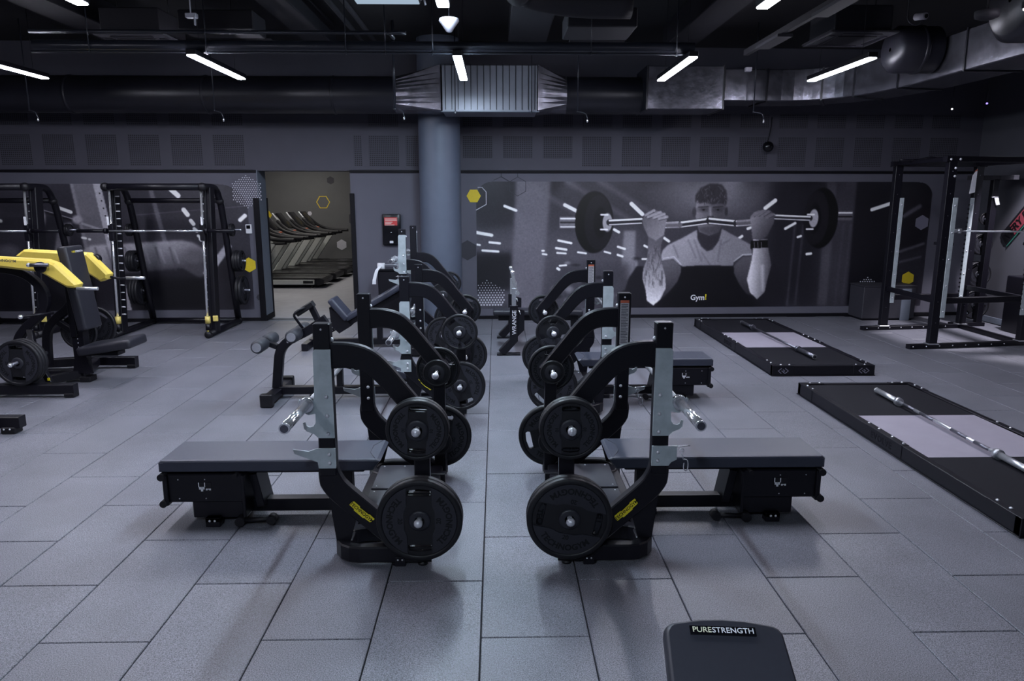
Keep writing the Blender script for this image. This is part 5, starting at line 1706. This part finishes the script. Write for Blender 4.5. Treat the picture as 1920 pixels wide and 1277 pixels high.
for x, z in ((5.85, 2.35), (5.85, 2.25), (5.78, 2.46), (5.90, 2.46)):
    bolt((x, 9.36 - .045, z), (0, -1, 0), .016, t)
MB().tube(smooth_path([(5.66, 10.3, 2.50), (5.9, 10.25, 2.50), (6.05, 10.2, 2.53), (6.2, 10.2, 2.50), (6.5, 10.2, 2.50)]), .016, 8).build('pull_up_bar', 'black', t)
pbeam(POSTS[(0, 1)], POSTS[(1, 1)], .46, .54, .06, 'rear_cross_beam', 0, 0)
badge(6.44, 10.775, .505, 0, t, .95)
pbeam((5.86, 9.36), (7.15, 9.545), .60, .68, .06, 'front_safety_bar', 0, 0)
for (x, y, o) in ((6.02, 9.62, 1), (7.05, 9.25, -1)):
    MB().prism([(x - .09 * o, 1.52), (x + .05 * o, 1.52), (x + .05 * o, 1.44), (x - .02 * o, 1.36), (x - .09 * o, 1.34)], y - .02, y + .02).build('bar_hook', 'black', t)
MB().box(5.87, 6.0, 9.40, 9.64, 1.36, 1.40, .004).build('hook_arm', 'black', t)
MB().box(7.0, 7.13, 9.23, 9.52, 1.36, 1.40, .004).build('hook_arm', 'black', t)
MB().prism([(7.08, 2.30), (7.14, 2.40), (7.14, 2.06), (7.06, 2.04)], 10.84, 10.852).build('warning_label', 'white', t)
MB().prism([(7.11, 2.38), (7.14, 2.40), (7.14, 2.375), (7.10, 2.36)], 10.837, 10.842).build('red_heading', 'sticker_red', t)
# rear storage
MB().box(7.52, 7.61, 11.0, 11.09, .06, 2.26, .005).build('storage_post', 'black', t)
MB().box(7.16, 7.70, 11.0, 11.09, 2.24, 2.31, .005).build('storage_top', 'ceil_item_light', t)
MB().box(7.12, 7.66, 11.0, 11.09, .0, .06, .005).build('storage_base', 'black', t)
MB().box(7.62, 7.70, 10.72, 11.06, 2.24, 2.31, .005).build('storage_arm', 'ceil_item_light', t)
MB().cyl((7.5, 10.98, 1.99), (7.60, 10.98, 1.99), .012, 10).build('hanging_pin', 'chrome', t)
MB().prism([(7.53, 2.0), (7.60, 1.98), (7.63, 1.88), (7.58, 1.87)], 10.97, 10.985).build('hanging_clip', 'white', t)
for z, k, n in ((1.66, '2', 1), (1.27, '10', 3), (.80, '15', 3), (.32, '20', 2)):
    MB().cyl((7.55, 11.09, z), (7.55, 11.42, z), .022, 12).build('storage_peg', 'dull_steel', t)
    th = {'2': .026, '10': .04, '15': .042, '20': .045}[k]
    for i in range(n):
        plate(k, (7.555, 11.13 + th / 2 + i * th, z), random.uniform(0, 3), '%s plate of the %s on the storage post behind the power rack' % (('front', 'second', 'third')[i], {'2': 'small top peg', '10': 'upper middle peg', '15': 'lower middle peg', '20': 'large bottom peg'}[k]), 'plates behind the power rack')
barbell((6.80, 9.34, 1.548), (1.05, -.37, 0), 1.62, 'thin steel bar resting across the power rack hooks', 'barbells in the rack', .022, 'steel', 'steel', .12)
tag(MB().cyl((6.42, 7.86, .025), (7.9, 7.86, .025), .025, 14).build('loose_bar', 'dull_steel'), 'dark bar lying on the floor at the right picture edge', 'bar')

# ------------------------------------------------------------------ bench rack in the aisle end
t = thing('rack_bench', (.2, 9.65, 0), 'black bench with two chrome uprights standing at the end of the aisle', 'weight bench')
for y, up in ((9.05, 1.05), (10.2, 1.0)):
    path = [(.06, y, .03), (.215, y, .20), (.215, y, .64)]
    MB().sweep(path, .10, .10, (0, 1, 0), .006).build('foot_post', 'black', t)
    MB().box(.0, .30, y - .05, y + .05, .0, .025, .003).build('floor_plate', 'black', t)
    MB().prism([(.26, .24), (.35, .33), (.35, .58), (.26, .60)], y - .03, y + .03).build('side_plate', 'black', t)
    MB().box(.19, .245, y - .028, y + .028, .60, .86, .004).build('telescopic_post', 'steel', t)
    hk = MB().sweep([(.25, y, .83), (.215, y, .95), (.20, y, up)], .035, .04, (0, 1, 0), .004).build('bar_cup', 'chrome', t)
    MB().ball((.20, y, up + .01), .03, 12, 8).build('cup_tip', 'chrome', hk)
    MB().cyl((.262, y - .05, .80), (.262, y + .06, .80), .026, 12).build('pin_knob', 'chrome', t)
    MB().cyl((.28, y - .03, .585), (.30, y - .03, .53), .008, 8).build('pull_pin', 'chrome', t)
m = MB().raw(text_raw('WRANGE', .072, 0, .0005), plane_M((.222, 8.998, .43), '-Y', PI / 2))
m.build('lettering', 'white', t)
MB().rbox((.55, 9.62, .475), (1.20, .30, .07), .025, 3).build('bench_pad', 'pad_dark', t)
MB().box(.02, 1.1, 9.57, 9.67, .36, .44, .005).build('pad_beam', 'black', t)
MB().box(.17, .26, 9.08, 10.17, .36, .44, .005).build('cross_beam', 'black', t)
MB().box(1.0, 1.08, 9.58, 9.66, .0, .38, .005).build('rear_leg', 'black', t)
MB().box(.98, 1.10, 9.35, 9.90, .0, .05, .005).build('rear_foot', 'black', t)

# ------------------------------------------------------------------ treadmills in the cardio room
def treadmill():
    x0, y = -3.86, 16.65
    t = thing('treadmill', (x0 - 1.1, y, 0), 'x', 'treadmill', 'treadmills in a row')
    MB().box(x0 - 2.15, x0 - .12, y - .42, y + .42, .05, .20, .01).build('deck_frame', 'black_plastic', t)
    for s in (-1, 1):
        r = MB().box(x0 - 2.1, x0 - .22, y + s * .445 - .02, y + s * .445 + .02, .075, .185, .008).build('side_rail', 'tread_grey', t)
        MB().rbox((x0 - .36, y + s * .467, .13), (.22, .006, .06), .002, 1).build('logo_plate', 'black_gloss', r)
    for fx_, fy_ in ((-2.0, -.36), (-2.0, .36), (-.3, -.36), (-.3, .36)):
        MB().cyl((x0 + fx_, y + fy_, -.004), (x0 + fx_, y + fy_, .06), .03, 10).build('levelling_foot', 'black_plastic', t)
    MB().box(x0 - 1.9, x0 - .10, y - .28, y + .28, .20, .215, .004).build('running_belt', 'black_gloss', t)
    for s in (-1, 1):
        MB().box(x0 - 1.9, x0 - .10, y + s * .37 - .09, y + s * .37 + .09, .20, .222, .006).build('foot_rail', 'black_plastic', t)
    MB().prism([(x0 - .14, .05), (x0 - .02, .09), (x0, .18), (x0 - .06, .215), (x0 - .14, .215)], y - .45, y + .45).build('rear_cap', 'black_plastic', t)
    MB().prism([(x0 - 2.2, .05), (x0 - 1.7, .05), (x0 - 1.7, .22), (x0 - 1.85, .30), (x0 - 2.15, .28)], y - .40, y + .40).build('motor_hood', 'tread_grey', t)
    for s in (-1, 1):
        MB().sweep([(x0 - 1.72, y + s * .42, .12), (x0 - 1.10, y + s * .42, 1.02)], .06, .15, (0, 1, 0), .012).build('upright', 'tread_grey', t)
        path = smooth_path([(x0 - 1.72, y + s * .36, 1.42), (x0 - 1.5, y + s * .40, 1.22), (x0 - 1.2, y + s * .42, 1.10), (x0 - .8, y + s * .42, 1.06), (x0 - .62, y + s * .42, 1.06)])
        MB().tube(path, .042, 10).build('arm_rest', 'black_plastic', t)
        MB().tube(smooth_path([(x0 - 1.45, y + s * .38, 1.04), (x0 - 1.1, y + s * .42, .99), (x0 - .8, y + s * .42, 1.0)]), .035, 8).build('lower_handle', 'black_plastic', t)
    R = Matrix.Rotation(math.radians(52), 4, 'Y')
    c = MB().rbox((x0 - 1.68, y, 1.40), (.50, .62, .06), .02, 2, R).build('console', 'black_gloss', t)
    MB().rbox((x0 - 1.70, y - .315, 1.42), (.48, .02, .03), .006, 1, R).build('silver_trim', 'white', c)
    MB().cyl((x0 - 1.45, y - .30, 1.12), (x0 - 1.45, y + .30, 1.12), .03, 10).build('front_handle', 'black_plastic', t)
    MB().box(x0 - 1.43, x0 - 1.37, y - .06, y + .06, 1.15, 1.18, .004).build('stop_button', 'sticker_red', t)
    return t


names = ['nearest treadmill to the doorway with a grey side rail', 'second treadmill from the doorway', 'third treadmill from the doorway, middle of the row', 'fourth treadmill from the doorway', 'farthest treadmill against the treadmill room wall']
tm = treadmill()
for k in range(5):
    o = tm if k == 0 else copy_tree(tm)
    o['label'] = names[k]
    o.location.y = 16.65 + 1.12 * k
    o.location.x += .03 * k

# ------------------------------------------------------------------ adjustable bench in the foreground
t = thing('adjustable_bench', (.56, 1.1, 0), 'dark padded bench with a name plate at the bottom edge of the picture', 'weight bench')
yaw = math.radians(-4.5)
RM = Matrix.Rotation(yaw, 4, 'Z') @ Matrix.Rotation(math.radians(25), 4, 'X')
TOP = Vector((.575, 1.675, .88))
BM = Matrix.Translation(TOP) @ RM
bm = bmesh.new(); bm.free()
# pad outline in its own plane: y = 0 at the head end going to -y
n = 12
out = [(-.150, -.86), (.150, -.86), (.158, -.40), (.150, -.03)]
out += [(.150 - .03 * (1 - math.cos(a)), -.03 + .03 * math.sin(a)) for a in np.linspace(.3, PI / 2, 4)]
out += [(.06, .010), (0, .013), (-.06, .010)]
out += [(-.150 + .03 * (1 - math.cos(a)), -.03 + .03 * math.sin(a)) for a in np.linspace(PI / 2, .3, 4)]
out += [(-.150, -.03), (-.158, -.40)]
rs = []
for z, s in ((-.035, .92), (-.028, .97), (-.01, 1.0), (.012, 1.0), (.026, .975), (.034, .93)):
    rs.append([BM @ Vector((x * s, (y + .43) * (1 - (1 - s) * .4) - .43, z)) for x, y in out])
bk = MB().rings(rs, False, True, True).build('backrest', 'pad_mid', t)
MB().raw(fill2d([[(-.082, -.0115), (.082, -.0115), (.082, .0115), (-.082, .0115)]], .005), BM @ Matrix.Translation((-.005, -.030, .036))).build('name_plate', 'black_gloss', bk)
two_tone('PURE', 'STRENGTH', .152, BM @ Matrix.Translation((-.005, -.030, .0392)), 'cream', 'white', bk)
MB().rbox((.52, .62, .47), (.30, .34, .08), .03, 3).build('seat', 'pad_dark', t)
MB().sweep([(.575, 1.5, .72), (.53, .80, .43), (.52, .45, .40)], .08, .06, (1, 0, 0), .006).build('pad_rail', 'black', t)
MB().sweep([(.57, 1.42, .67), (.565, 1.38, .05)], .07, .07, (1, 0, 0), .006).build('rear_strut', 'black', t)
MB().sweep([(.52, .50, .40), (.52, .42, .05)], .07, .07, (1, 0, 0), .006).build('front_strut', 'black', t)
MB().box(.525, .595, .40, 1.40, .03, .10, .006).build('spine_beam', 'black', t)
MB().box(.30, .84, 1.35, 1.43, .0, .06, .006).build('rear_foot', 'black', t)
MB().box(.36, .70, .38, .46, .0, .06, .006).build('front_foot', 'black', t)

for k, p in PLATES.items():
    if not p['used']:
        for ch in list(p.children): bpy.data.objects.remove(ch, do_unlink=True)
        bpy.data.objects.remove(p, do_unlink=True)
for o in COL.objects:
    if 'used' in o: del o['used']
